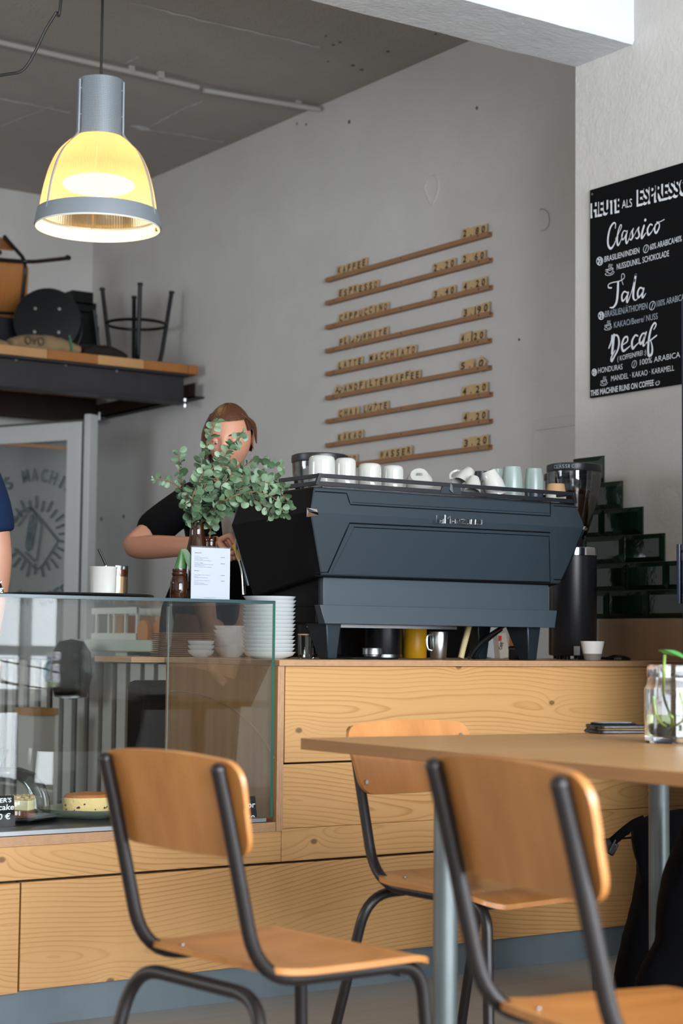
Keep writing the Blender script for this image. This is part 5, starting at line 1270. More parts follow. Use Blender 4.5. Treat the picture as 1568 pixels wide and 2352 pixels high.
def branch(label, pts, size=.022, step=.0135, Y=4.40, start=.18, group='eucalyptus branches'):
    P = catmull([PY(x, y, yy) for x, y, yy in pts], 7); n = len(P)
    t = thing('eucalyptus_branch', P[0], label, 'branch', group)
    MB().tube(P, [.0026*(1-.75*i/n)+.0006 for i in range(n)], 6).build('stem', 'stem_brown', t)
    mb = MB(); acc = 0; tot = sum((P[i+1]-P[i]).length for i in range(n-1)); s_ = 0; nxt = start*tot
    for i in range(n-1):
        seg = (P[i+1]-P[i]).length
        while nxt <= s_+seg:
            f = (nxt-s_)/seg; p = P[i].lerp(P[i+1], f); k = nxt/tot; leaf_pair(mb, p, P[i+1]-P[i], size*1.35*(1.15-.45*k), random.choice((0, 0, 1))); nxt += step*(1.1-.35*k)
        s_ += seg
    leaf_pair(mb, P[-1], P[-1]-P[-2], size*.5, 1)
    mb.build('leaves', ['leaf_eucalyptus', 'leaf_eucalyptus_pale'], t, sharp=180)
Yb = 4.40
B = (448, 1240, Yb)
branch('eucalyptus branch curving up in front of the face', [B, (452, 1180, Yb), (456, 1110, 4.39), (470, 1040, 4.38), (487, 990, 4.37), (498, 966, 4.36)])
branch('eucalyptus branch rising right of the tallest one over the forehead', [B, (458, 1180, Yb), (480, 1120, 4.42), (510, 1060, 4.43), (535, 1020, 4.43), (560, 996, 4.43)], step=.0115)
branch('eucalyptus branch reaching far left with few leaves', [B, (446, 1190, Yb), (434, 1150, 4.38), (410, 1118, 4.36), (385, 1105, 4.35), (352, 1098, 4.34)], size=.017, step=.021, start=.3)
branch('eucalyptus branch leaning left with leaves along it to its upturned end', [B, (444, 1190, Yb), (428, 1140, 4.40), (415, 1100, 4.42), (412, 1060, 4.44), (410, 1036, 4.45)], size=.021)
branch('eucalyptus branch arching right over the corner of the machine', [B, (456, 1190, Yb), (490, 1130, 4.38), (540, 1085, 4.36), (590, 1060, 4.35), (648, 1075, 4.34)], size=.022)
branch('long eucalyptus branch drooping right in front of the dark machine side', [B, (458, 1195, Yb), (500, 1150, 4.36), (560, 1120, 4.33), (620, 1110, 4.31), (668, 1160, 4.30)], size=.022, step=.0115)
branch('lower eucalyptus branch hanging right with small white buds', [B, (460, 1200, Yb), (510, 1165, 4.34), (560, 1145, 4.31), (605, 1160, 4.29), (625, 1190, 4.29)], size=.021, step=.0115)
branch('short leafy eucalyptus branch straight above the bottle neck', [B, (450, 1190, Yb), (462, 1140, 4.37), (480, 1090, 4.35), (505, 1050, 4.34)], size=.025, step=.0115)
branch('bushy eucalyptus branch in the middle of the bunch', [B, (452, 1190, Yb), (480, 1150, 4.38), (515, 1110, 4.36), (545, 1070, 4.36)], size=.024, step=.0115)
branch('eucalyptus branch drooping low to the left of the bottle neck', [B, (446, 1200, Yb), (436, 1165, 4.36), (432, 1130, 4.34), (425, 1160, 4.32)], size=.02, step=.013)
branch('eucalyptus branch pointing right along the upper edge of the machine side', [B, (458, 1190, Yb), (505, 1140, 4.40), (560, 1105, 4.39), (615, 1095, 4.38), (650, 1120, 4.37)], size=.022, step=.012)
branch('eucalyptus branch drooping right nearest the front of the case', [B, (460, 1195, Yb), (515, 1150, 4.30), (575, 1130, 4.27), (630, 1145, 4.25), (655, 1185, 4.25)], size=.021, step=.012)
branch('leafy eucalyptus branch low in the middle, over the black shirt', [B, (448, 1190, Yb), (440, 1150, 4.33), (455, 1110, 4.31), (470, 1080, 4.30)], size=.024, step=.011)
branch('single eucalyptus sprig in the smaller amber bottle', [(481, 1260, 4.52), (482, 1225, 4.50), (490, 1195, 4.45), (510, 1172, 4.40), (560, 1140, 4.36)], size=.024, step=.02, start=.25)

# ================================================================== people
def skin(nodes, edges, root, levels=2):
    ks = list(nodes); me = bpy.data.meshes.new('t'); me.from_pydata([tuple(nodes[k][0]) for k in ks], [(ks.index(a), ks.index(b)) for a, b in edges], [])
    o = bpy.data.objects.new('t', me); COL.objects.link(o); o.modifiers.new('s', 'SKIN').use_smooth_shade = True
    if not me.skin_vertices: me.skin_vertices.new() if hasattr(me.skin_vertices, 'new') else None
    for i, k in enumerate(ks):
        r = nodes[k][1]; r = r if isinstance(r, tuple) else (r, r); me.skin_vertices[0].data[i].radius = r; me.skin_vertices[0].data[i].use_root = (k == root)
    s_ = o.modifiers.new('b', 'SUBSURF'); s_.levels = levels
    dg = bpy.context.evaluated_depsgraph_get(); dg.update(); m2 = bpy.data.meshes.new_from_object(o.evaluated_get(dg))
    vs = [p.co.copy() for p in m2.vertices]; fs = [tuple(p.vertices) for p in m2.polygons]
    bpy.data.objects.remove(o); bpy.data.meshes.remove(me); bpy.data.meshes.remove(m2); return vs, fs
def head(mb, c, yaw, tilt, s_=1., mi=0, face=True):
    """head centred at c; local -Y is the face; yaw turns it about the vertical"""
    R_ = Matrix.Rotation(yaw, 3, 'Z') @ Matrix.Rotation(tilt, 3, 'X'); nu, nv = 48, 36; vs = []
    g_ = lambda x, z, x0, z0, w_, h_: math.exp(-((x-x0)/w_)**2-((z-z0)/h_)**2)
    for j in range(nv+1):
        th_ = pi*j/nv
        for i in range(nu):
            a = 2*pi*i/nu; x = math.sin(th_)*math.cos(a); y = math.sin(th_)*math.sin(a); z = -math.cos(th_)
            X, Y, Z = .074*x, .094*y, .115*z
            if z < 0: X *= 1-.28*(-z)**1.5; Y = Y*(1-.18*(-z)**1.4)-.012*(-z)
            if y < 0:
                Y -= .020*g_(x, z, 0, -.22, .16, .16)+.010*g_(x, z, 0, .0, .10, .22)       # nose
                Y += .010*(g_(x, z, .42, .02, .2, .12)+g_(x, z, -.42, .02, .2, .12))         # eye sockets
                Y -= .006*(g_(x, z, .38, .2, .3, .07)+g_(x, z, -.38, .2, .3, .07))           # brow
                Y -= .007*g_(x, z, 0, -.50, .22, .05)+.006*g_(x, z, 0, -.60, .2, .06); Y += .004*g_(x, z, 0, -.55, .24, .02)  # lips
                Y -= .010*g_(x, z, 0, -.85, .25, .12)                                             # chin
                Y -= .006*(g_(x, z, .5, -.22, .2, .18)+g_(x, z, -.5, -.22, .2, .18))         # cheeks
            vs.append(R_ @ Vector((X*s_, Y*s_, Z*s_))+c)
    b = len(mb.v); fs = [(j*nu+i, j*nu+(i+1) % nu, (j+1)*nu+(i+1) % nu, (j+1)*nu+i) for j in range(nv) for i in range(nu)]
    mb.add(vs, fs, mi)
    for sx in (1, -1):   # ears: a shell with a rim
        E = lambda u, v: R_ @ (Vector((sx*(.070+.014*math.sin(pi*v)*abs(math.sin(u*pi))), .012+.020*math.cos(2*pi*u)*math.sin(pi*v), -.012+.032*math.sin(2*pi*u)*math.sin(pi*v)))*s_)+c
        mb.grid(E, 16, 8, mi)
    return R_
def hair_cap(mb, c, R_, s_=1., hang=()):
    nu, nv = 48, 36; keep = {}; vs = []
    for j in range(nv+1):
        th_ = pi*j/nv
        for i in range(nu):
            a = 2*pi*i/nu; x = math.sin(th_)*math.cos(a); y = math.sin(th_)*math.sin(a); z = -math.cos(th_)
            wv = 1+.012*math.sin(a*17+3*z)
            vs.append(R_ @ (Vector((.081*x*wv, (.103*y*wv+.004), .122*z*wv))*s_)+c)
            keep[(j, i)] = (z > .50+.06*math.cos(a*2)+.10*(y < -.2)*(-y)*(1-abs(x))) or (y > -.05 and z > .16) or (y > .26 and z > -.45) or (y > -.38 and abs(x) > .62 and z > .22)
    fs = [(j*nu+i, j*nu+(i+1) % nu, (j+1)*nu+(i+1) % nu, (j+1)*nu+i) for j in range(nv) for i in range(nu) if keep[(j, i)] and keep[(j+1, (i+1) % nu)]]
    mb.add(vs, fs, 0)
# --- barista
Hc = PD(527, 1008, 6.15); yawb = math.atan2(CAMP.y-Hc.y, CAMP.x-Hc.x)+pi/2-math.radians(12)
D = 6.2
sh = PD(438, 1150, D); sh2 = PD(612, 1150, D+.05); nk = PD(527, 1105, D); ch = PD(525, 1190, D+.02); wa = PD(515, 1330, D+.02); pv = PD(512, 1470, D+.02)
el = PD(296, 1258, 6.02); wr = PD(482, 1253, 5.80); el2 = PD(640, 1262, 6.14); wr2 = PD(598, 1262, 5.92)
def ground(p, dx): return Vector((p.x+dx*_r.x, p.y+dx*_r.y, 0))
N_ = {'pv': (pv, (.14, .10)), 'wa': (wa, (.115, .085)), 'ch': (ch, (.13, .095)), 'nk': (nk+Vector((0, 0, -.02)), .06), 'nk2': (nk+Vector((0, 0, .055)), .048),
      'sh': (sh, .055), 'el0': (sh.lerp(el, .55), .047), 'el': (el, .039), 'fa': (el.lerp(wr, .3), .043), 'fb': (el.lerp(wr, .7), .034), 'wr': (wr, .026), 'pm': (PD(503, 1242, 5.77), (.034, .018)),
      'sh2': (sh2, .055), 'el2': (el2, .04), 'wr2': (wr2, .027), 'pm2': (PD(584, 1254, 5.84), (.034, .018))}
hp = pv+Vector((0, 0, -.06))
for s_, k in ((-1, 'l'), (1, 'r')):
    a = ground(pv, s_*.10); N_['h'+k] = (Vector((a.x, a.y, hp.z-.05)), .085); N_['k'+k] = (Vector((a.x, a.y, .5)), .058); N_['a'+k] = (Vector((a.x, a.y, .09)), .04); f_ = a-Vector((_F.x, _F.y, 0))*.16; N_['f'+k] = (Vector((f_.x, f_.y, .03)), (.035, .025))
ED = [('pv', 'wa'), ('wa', 'ch'), ('ch', 'nk'), ('nk', 'nk2'), ('ch', 'sh'), ('sh', 'el0'), ('el0', 'el'), ('el', 'fa'), ('fa', 'fb'), ('fb', 'wr'), ('wr', 'pm'), ('ch', 'sh2'), ('sh2', 'el2'), ('el2', 'wr2'), ('wr2', 'pm2')]
for k in 'lr': ED += [('pv', 'h'+k), ('h'+k, 'k'+k), ('k'+k, 'a'+k), ('a'+k, 'f'+k)]
def fingers(mb, base, spec):
    for pts, r in spec:
        P = [PD(*p) for p in pts]; nn = {'b': (base, r*1.15)}; ee = []
        last = 'b'
        for i, p in enumerate(P): nn[str(i)] = (p, r*(1-.09*i)); ee.append((last, str(i))); last = str(i)
        v_, f_ = skin(nn, ee, 'b'); mb.add(v_, f_)
mb = MB(); v_, f_ = skin(N_, ED, 'pv'); mb.add(v_, f_)
pm = N_['pm'][0]
spec = []
for i in range(4):
    d = 5.72+.019*i; spec.append(([(529-6*i, 1229+3*i, d), (543-8*i, 1250+5*i, d-.006), (545-9*i, 1270+4*i, d), (537-9*i, 1287+2*i-(3 if i == 3 else 0), d+.006)], (.0098, .0102, .0098, .0086)[i]))
spec.append(([(512, 1258, 5.735), (528, 1272, 5.71), (541, 1268, 5.70)], .0108))
fingers(mb, pm, spec)
spec2 = [([(566+6*i, 1242+2*i, 5.79), (556+6*i, 1256+2*i, 5.78), (560+6*i, 1272, 5.79)], .0095) for i in range(4)]+[([(578, 1264, 5.80), (566, 1271, 5.79)], .0105)]
fingers(mb, N_['pm2'][0], spec2)
Rh = head(mb, Hc, yawb, math.radians(14))
fl = (Rh @ Vector((0, -1, 0)))
person = thing('person', (pv.x, pv.y, 0), 'barista in black shirt behind the eucalyptus, hair tied back, working at the machine', 'person')
mb.build('body', 'skin_warm', person, sharp=180)
for sx in (1, -1):
    ey = Hc+Rh @ Vector((sx*.031, -.0735, .000)); MB().ball(ey, .0118, 14).build('eye', 'eye_white', person)
    MB().ball(ey+Rh @ Vector((0, -.0075, -.0035)), .0055, 10).build('iris', 'iris', person)
    MB().ball(ey+Rh @ Vector((0, -.0005, .0045)), .0124, 14, 0, (1.15, 1.02, .9)).build('eyelid', 'skin_warm', person)
    mb = MB(); mb.tube(catmull([Hc+Rh @ Vector((sx*x, y, zz_)) for x, y, zz_ in ((.014, -.091, .020), (.03, -.089, .026), (.046, -.078, .021))], 4), .0028, 6); mb.build('eyebrow', 'hair_auburn', person)
mb = MB(); mb.tube(catmull([Hc+Rh @ Vector((x, y, zz_)) for x, y, zz_ in ((-.022, -.083, -.061), (-.008, -.092, -.059), (.008, -.092, -.059), (.022, -.083, -.061))], 4), .0042, 8); mb.build('mouth', 'lips', person)
mb = MB(); hair_cap(mb, Hc, Rh)
mb.ball(Hc+Rh @ Vector((0, .10, .03)), .045, 14)
for k in range(9):
    a = -.2+.1*k; x = -.066-.012*math.sin(k*2.1)
    mb.tube(catmull([Hc+Rh @ Vector(p) for p in ((x*.7, -.03+.008*k, .085), (x*1.12, -.02+.008*k, .02), (x*1.16, -.015+.008*k, -.06), (x*1.2, -.03+.006*k, -.13))], 5), [.009]*11+[.007]*4+[.002], 6)
for k in range(5): mb.tube(catmull([Hc+Rh @ Vector(p) for p in ((.05, -.03, .09), (.079+.002*k, .0+.004*k, .05), (.083+.001*k, .03, .0-.005*k))], 5), .0022, 5)
mb.build('hair', 'hair_auburn', person, sharp=180)
# black shirt
hem = sh.lerp(el, .80)
S_ = {'b': (pv+Vector((0, 0, -.03)), (.155, .115)), 'wa': (wa, (.135, .105)), 'ch': (ch, (.145, .115)), 'nk': (nk+Vector((0, 0, -.035)), .075), 'sh': (sh+Vector((0, 0, .004)), .073), 'm': (sh.lerp(el, .45), .070), 'e': (hem, .066), 'sh2': (sh2, .073), 'e2': (sh2.lerp(el2, .7), .066)}
v_, f_ = skin(S_, [('b', 'wa'), ('wa', 'ch'), ('ch', 'nk'), ('ch', 'sh'), ('sh', 'm'), ('m', 'e'), ('ch', 'sh2'), ('sh2', 'e2')], 'b')
MB().add(v_, f_).build('shirt', 'shirt_black', person, sharp=180)
tl = {'b': (pv+Vector((0, 0, .01)), (.16, .12))}
for k in 'lr':
    for q, r in (('h', .10), ('k', .075), ('a', .06)): tl[q+k] = (N_[q+k][0], r)
v_, f_ = skin(tl, [('b', 'hl'), ('hl', 'kl'), ('kl', 'al'), ('b', 'hr'), ('hr', 'kr'), ('kr', 'ar')], 'b'); MB().add(v_, f_).build('trousers', 'trousers', person, sharp=180)
fw = -Vector((_F.x, _F.y, 0)).normalized()
def apr(u, v):
    p = ch.lerp(pv, v*1.15)+_r*((u-.5)*(.20+.22*min(1, v*1.6)))+fw*(.128+.012*math.cos((u-.5)*4)); return p+Vector((0, 0, -.02))
MB().grid(apr, 10, 10, thick=fw*.004).build('apron', 'shirt_black', person)
mb = MB(); A_ = PD(512, 1180, 5.98); 
def cloth(u, v): return PD(506+34*u+6*v, 1178+62*v, 5.99+.012*math.sin(6*u+2*v))
MB().grid(cloth, 8, 8, thick=fw*-.006).build('apron_bib', 'apron_grey', person)
# --- second person, only the arm enters the photo
D = 5.66
ch = PD(-165, 1190, D+.05); nk = PD(-165, 1090, D+.05); wa = PD(-165, 1330, D+.05); pv = PD(-165, 1480, D+.05); sh = PD(-34, 1112, D); el = PD(-4, 1275, D-.01); wr = PD(-18, 1440, D-.08); sh2 = PD(-300, 1115, D+.1); el2 = PD(-330, 1280, D+.1); wr2 = PD(-300, 1440, D)
N_ = {'pv': (pv, (.16, .11)), 'wa': (wa, (.14, .1)), 'ch': (ch, (.17, .11)), 'nk': (nk, .065), 'nk2': (nk+Vector((0, 0, .08)), .055), 'sh': (sh, .062), 'm': (sh.lerp(el, .5), .056), 'el': (el, .047), 'fa': (el.lerp(wr, .3), .048), 'wr': (wr, .03), 'pm': (wr+Vector((0, 0, -.07)), (.036, .02)),
      'sh2': (sh2, .062), 'el2': (el2, .047), 'wr2': (wr2, .03), 'pm2': (wr2+Vector((0, 0, -.07)), (.036, .02))}
for s_, k in ((-1, 'l'), (1, 'r')):
    a = ground(pv, s_*.11); N_['h'+k] = (Vector((a.x, a.y, .82)), .09); N_['k'+k] = (Vector((a.x, a.y, .5)), .06); N_['a'+k] = (Vector((a.x, a.y, .09)), .042); f_ = a-Vector((_F.x, _F.y, 0))*.17; N_['f'+k] = (Vector((f_.x, f_.y, .03)), (.036, .026))
ED = [('pv', 'wa'), ('wa', 'ch'), ('ch', 'nk'), ('nk', 'nk2'), ('ch', 'sh'), ('sh', 'm'), ('m', 'el'), ('el', 'fa'), ('fa', 'wr'), ('wr', 'pm'), ('ch', 'sh2'), ('sh2', 'el2'), ('el2', 'wr2'), ('wr2', 'pm2')]
for k in 'lr': ED += [('pv', 'h'+k), ('h'+k, 'k'+k), ('k'+k, 'a'+k), ('a'+k, 'f'+k)]
mb = MB(); v_, f_ = skin(N_, ED, 'pv'); mb.add(v_, f_)
for hand, w_ in (('pm', wr), ('pm2', wr2)):
    b = N_[hand][0]
    for i in range(4):
        o_ = _r*(-.024+.016*i); nn = {'b': (b, .011)}; L_ = (.075, .085, .08, .062)[i]; prev = 'b'; ee = []
        for q in (1, 2, 3): nn[str(q)] = (b+o_+Vector((0, 0, -.03-L_*q/3))+fw*(.006*q*q), .0095-.0006*q); ee.append((prev, str(q))); prev = str(q)
        v_, f_ = skin(nn, ee, 'b'); mb.add(v_, f_)
    nn = {'b': (b+Vector((0, 0, .03)), .014), '1': (b+fw*.035+Vector((0, 0, -.005)), .0115), '2': (b+fw*.05+Vector((0, 0, -.045)), .0105)}; v_, f_ = skin(nn, [('b', '1'), ('1', '2')], 'b'); mb.add(v_, f_)
H2c = nk+Vector((0, 0, .19)); Rh2 = head(mb, H2c, yawb+.5, .1)
person2 = thing('person', (pv.x, pv.y, 0), 'person in navy t-shirt, only the arm inside the left photo edge', 'person')
mb.build('body', 'skin_left', person2, sharp=180)
mb = MB(); hair_cap(mb, H2c, Rh2); mb.build('hair', 'hair_auburn', person2, sharp=180)
S_ = {'b': (pv, (.18, .13)), 'wa': (wa, (.165, .12)), 'ch': (ch, (.185, .125)), 'nk': (nk+Vector((0, 0, -.03)), .08), 'sh': (sh, .079), 'm': (sh.lerp(el, .35), .078), 'e': (sh.lerp(el, .66), .070), 'e1': (sh.lerp(el, .72), .068), 'sh2': (sh2, .078), 'e2': (sh2.lerp(el2, .7), .068)}
v_, f_ = skin(S_, [('b', 'wa'), ('wa', 'ch'), ('ch', 'nk'), ('ch', 'sh'), ('sh', 'm'), ('m', 'e'), ('e', 'e1'), ('ch', 'sh2'), ('sh2', 'e2')], 'b')
MB().add(v_, f_).build('shirt', 'shirt_navy', person2, sharp=180)
tl = {'b': (pv+Vector((0, 0, .0)), (.185, .13))}
for k in 'lr':
    for q, r in (('h', .105), ('k', .08), ('a', .065)): tl[q+k] = (N_[q+k][0], r)
v_, f_ = skin(tl, [('b', 'hl'), ('hl', 'kl'), ('kl', 'al'), ('b', 'hr'), ('hr', 'kr'), ('kr', 'ar')], 'b'); MB().add(v_, f_).build('trousers', 'trousers', person2, sharp=180)
# ================================================================== chairs: bent tube frame, moulded plywood
def make_chair(label):
    t = thing('cafe_chair', (0, 0, 0), label, 'chair', 'plywood chairs with dark tube frames'); r = .0118
    for s_ in (1, -1):
        y = .159*s_
        pts = rounded([(-.262, y, .762), (-.245, y, .70), (-.178, y, .428), (.05, y, .424), (.168, y*1.02, .424), (.198, y*1.14, .0)], .085, 8)
        MB().tube(pts, r, 14).build('side_tube', 'tube_brown', t, world=False, sharp=60)
        MB().ball((-.262, y, .762), r*1.05, 12).build('tube_cap', 'tube_brown', t, world=False)
    pts = rounded([(-.285, .212, 0), (-.18, .180, .407), (-.18, -.180, .407), (-.285, -.212, 0)], .075, 8)
    MB().tube(pts, r, 14).build('rear_frame', 'tube_brown', t, world=False, sharp=60)
    MB().cyl((.13, -.159, .412), (.13, .159, .412), .009, 10).build('cross_bar', 'tube_brown', t, world=False)
    for x_, y_ in ((-.285, .212), (-.285, -.212), (.198, .1813), (.198, -.1813)): MB().cyl((x_, y_, 0), (x_, y_, .022), .0145, 12).build('foot_cap', 'black_plastic', t, world=False)
    def back(u, v):
        # rounded rectangle in (a, h), bent round the sitter
        a = (u-.5)*2; b = (v-.5)*2; W, H = .187, .082; rr = .034
        x = a*W; z_ = b*H
        ex = max(0, abs(x)-(W-rr)); ez = max(0, abs(z_)-(H-rr)); d = math.hypot(ex, ez)
        if d > rr: x = math.copysign(W-rr+ex*rr/d, x); z_ = math.copysign(H-rr+ez*rr/d, z_)
        x *= 1+.055*z_/H
        z_ -= .010*(abs(x)/W)**2*(1 if b > 0 else -.4)
        depth = .006*(abs(x)/W)**2-.0045
        return (-.245+.0125+depth-.276*z_, x, .702+z_)
    MB().grid(back, 30, 14, thick=(.0092, 0, .002)).build('backrest', ['chair_ply'], t, world=False, sharp=50)
    for s_ in (1, -1):
        for dz in (-.05, .045): MB().cyl((-.245+.0125-.276*dz+.004, .163*s_, .702+dz), (-.245+.0125-.276*dz+.0148, .163*s_, .702+dz), .0048, 10).build('screw', 'bolt_zinc', t, world=False)
    def seat(u, v):
        a = (u-.5)*2; b = (v-.5)*2; D_, W0 = .183, .194; rr = .07
        x = a*D_; y = b*W0*(1+.06*a)
        ex = max(0, abs(x)-(D_-rr)); ey = max(0, abs(y)-(W0-rr)); d = math.hypot(ex, ey)
        if d > rr: x = math.copysign(D_-rr+ex*rr/d, x); y = math.copysign(W0-rr+ey*rr/d, y)
        dish = -.012*max(0, 1-((x+.03)/.16)**2)*max(0, 1-(y/.17)**2); fr = -.028*max(0, (x-.10)/.092)**2; bk = .010*max(0, (-x-.08)/.11)**2
        return (x+.012, y, .4455+dish+fr+bk)
    MB().grid(seat, 28, 24, thick=(0, 0, -.0105)).build('seat', ['chair_seat_ply'], t, world=False, sharp=50)
    for x_, y_ in ((-.125, .12), (-.125, -.12), (.13, .135), (.13, -.135)): MB().lathe([(0, .0), (.0042, 0), (.004, .0012), (0, .0015)], c=(x_, y_, .4455+(.0005 if x_ < 0 else -.003)), n=12).build('screw', 'brushed_steel', t, world=False)
    return t
def place(o, bend, yaw, sc=1.):
    # bend = world point of the far (left) rear bend of the frame
    R_ = Matrix.Rotation(yaw, 3, 'Z'); p = Vector(bend)-R_ @ Vector((-.165, .163, 0))*sc; o.location = (p.x, p.y, 0); o.rotation_euler = (0, 0, yaw); o.scale = (sc, sc, sc)
chA = make_chair('plywood chair on the left, its back to the camera before the glass case')
place(chA, PZ(341, 2178, .438), math.radians(6))
chC = dup(chA, (0, 0, 0), 0, label='plywood chair on the right, its back to the camera, tucked under the table corner'); place(chC, PZ(1138, 2303, .466), math.radians(-10), 1.04)
chB = dup(chA, (0, 0, 0), 0, label='plywood chair behind the table with its backrest towards the planked counter')
yB = math.radians(-83); R_ = Matrix.Rotation(yB, 3, 'Z'); q = PZ(868, 2018, .442); p = q-R_ @ Vector((-.165, -.163, 0)); chB.location = (p.x, p.y, 0); chB.rotation_euler = (0, 0, yB)
chD = dup(chA, (0, 0, 0), 0, label='plywood chair turned upside down at the left end of the loft', group='plywood chairs with dark tube frames')
rb, ub, fb = _R, _U, -_F
yy_ = (rb*-.636+ub*-.512+fb*.579).normalized(); zz2 = (rb*-.621+ub*-.104+fb*-.776); zz2 = (zz2-yy_*zz2.dot(yy_)).normalized(); xx_ = yy_.cross(zz2)
R4 = Matrix.Rotation(math.radians(-38), 3, -_F) @ Matrix((xx_, yy_, zz2)).transposed(); chD.rotation_euler = R4.to_euler(); chD.location = PY(62, 606, 9.62)-R4 @ Vector((-.165, -.163, .425))
a, b = PY(-90, 800, 9.5), PY(46, 738, 9.5); tag(MB().bb((a.x, 9.42, LZ+.0005), (b.x, 9.75, b.z)).build('crate', 'black_satin', origin=((a.x+b.x)/2, 9.58, LZ), bevel=.006), 'dark crate on the loft under the upturned plywood chair', 'crate')

# ================================================================== table
TZt = .76; c0 = PZ(690, 1695, TZt); fr = PZ(1345, 1683, TZt); fd_ = (fr-c0).normalized(); P0 = c0; P1 = c0+fd_*1.25; P2 = Vector((P1.x, 1.5, TZt)); P3 = Vector((c0.x, 1.5, TZt))
t = thing('dining_table', ((P0.x+P1.x)/2, 2.3, 0), 'oak veneer table with galvanised pipe legs at the right', 'table')
th_ = Vector((0, 0, -.024))
MB().prism([P0+th_, P1+th_, P2+th_, P3+th_], -th_-Vector((0, 0, .0012))).build('edge_band', 'table_edge', t, bevel=.0012)
k = .0006
MB().prism([P+Vector((0, 0, -.0012)) for P in (P0, P1, P2, P3)], (0, 0, .0012)).build('tabletop', 'table_veneer', t)
def leg(x, y):
    o = MB().cyl((x, y, .0), (x, y, .728), .0243, 28).build('leg', 'galvanised', t); WM[o.name] = WM[t.name]
    MB().lathe([(.0245, .722), (.028, .7275), (.028, .7355), (0, .7355)], c=(x, y, 0), n=24).build('flange', 'galvanised', o)
    MB().lathe([(0, .0), (.03, 0), (.03, .012), (.0243, .014)], c=(x, y, 0), n=24).build('foot', 'black_plastic', o)
l1 = PD(1024, 1900, 3.53); leg(l1.x, l1.y); l2 = PD(1513, 1900, 4.25); leg(l2.x, l2.y); leg(l1.x, 1.72); leg(l2.x, 1.72)

# glass jar with cuttings
jc = PZ(1546, 1706, TZt); jc.z = TZt+.0004
t = thing('plant_jar', jc, 'clear ribbed glass jar of plant cuttings on the table at the right edge', 'jar')
s_ = (jc-CAMP).dot(_F)/4131
R0 = 66*s_; hj = 178*s_
n = 56; prof = [(0, 0), (R0*.93, 0), (R0*.985, .004), (R0, .012), (R0, hj*.68), (R0*.985, hj*.72), (R0*.9, hj*.80), (R0*.89, hj*.84), (R0*.91, hj*.86), (R0*.915, hj*.98), (R0*.90, hj), (R0*.86, hj), (R0*.85, hj*.84), (R0*.95, hj*.7), (R0*.955, .014), (0, .009)]
mb = MB(); vs = []
for i, (r, zz_) in enumerate(prof):
    for j in range(n): q = r*(1+(.006*math.cos(j*pi) if 2 < i < 6 else 0)); vs.append((jc.x+q*math.cos(2*pi*j/n), jc.y+q*math.sin(2*pi*j/n), jc.z+zz_))
mb.add(vs, [(i*n+j, i*n+(j+1) % n, (i+1)*n+(j+1) % n, (i+1)*n+j) for i in range(len(prof)-1) for j in range(n)])
mb.build('jar_glass', 'jar_clear', t, sharp=25)
pane('jar_water', '#dfe6cf', .5)
MB().lathe([(0, .0145), (R0*.945, .0145), (R0*.945, hj*.36), (0, hj*.36)], c=jc, n=40).build('water', 'jar_water', t)
mb = MB()
for k in range(70):
    a = random.uniform(0, 2*pi); r = R0*.82*random.random()**.5; mb.ball(jc+Vector((r*math.cos(a), r*math.sin(a), .022+random.random()*.012)), random.uniform(.006, .012), 6)
tag(mb.build('pebbles', 'moss', t), kind='stuff')
cut = thing('plant_cutting', jc+Vector((0, 0, .03)), 'green cutting with one broad leaf rising from the glass jar', 'plant')
ST = catmull([jc+Vector((.01, .0, .03)), jc+Vector((-.015, .01, .09)), PD(1524, 1560, 3.55), PD(1526, 1505, 3.55)], 6); MB().tube(ST, .0028, 8).build('stem', 'stem_green', cut)
def lf3(u, v):
    a = PD(1517, 1491, 3.55); b = PD(1584, 1512, 3.50); w_ = math.sin(pi*min(1, u*.93+.04))**.7*.020; c = a.lerp(b, u)+Vector((0, 0, .010*math.sin(pi*u)-.004)); sd = Vector((.5, -.75, -.35)).normalized()
    return c+sd*(v-.5)*2*w_+Vector((0, 0, -.35*w_*abs(v-.5)*2))
MB().grid(lf3, 14, 8).build('leaf', 'leaf_bright', cut)
for e in ((1500, 1600), (1560, 1590), (1535, 1640)):
    MB().tube(catmull([jc+Vector((random.uniform(-.02, .02), random.uniform(-.02, .02), .03)), PD(e[0]+10, 1650, 3.56), PD(e[0], e[1], 3.56)], 5), .0022, 6).build('stem', 'stem_green', cut)
# zip wallet
wz = TZt+.0004; wc = PZ(1415, 1684, TZt); ang = math.radians(-18)
t = thing('wallet', (wc.x, wc.y, wz), 'black zip wallet with a card lying on the table beside the glass jar', 'wallet')
Rw = Matrix.Rotation(ang, 3, 'Z')
def wl_(z0, z1, sx, sy, name, mat, off=(0, 0), sub=0):
    P = []; rr = .014
    for cxs, cys, a0 in ((1, 1, 0), (-1, 1, pi/2), (-1, -1, pi), (1, -1, 1.5*pi)):
        for q in range(5): a = a0+pi/2*q/4; P.append((cxs*(sx-rr)+rr*math.cos(a)+off[0], cys*(sy-rr)+rr*math.sin(a)+off[1]))
    MB().prism([Rw @ Vector((x, y, 0))+Vector((wc.x, wc.y, wz+z0)) for x, y in P], (0, 0, z1-z0)).build(name, mat, t, bevel=.002)
wl_(0, .0085, .062, .045, 'lower_cover', 'leather_black'); wl_(.0087, .0115, .060, .043, 'zip_tape', 'zip_gold'); wl_(.0117, .0195, .062, .045, 'upper_cover', 'leather_black'); wl_(.0197, .0235, .05, .028, 'card_pocket', 'leather_black', (-.004, .008)); wl_(.0237, .0252, .045, .022, 'card', 'grey_card', (-.008, .006))
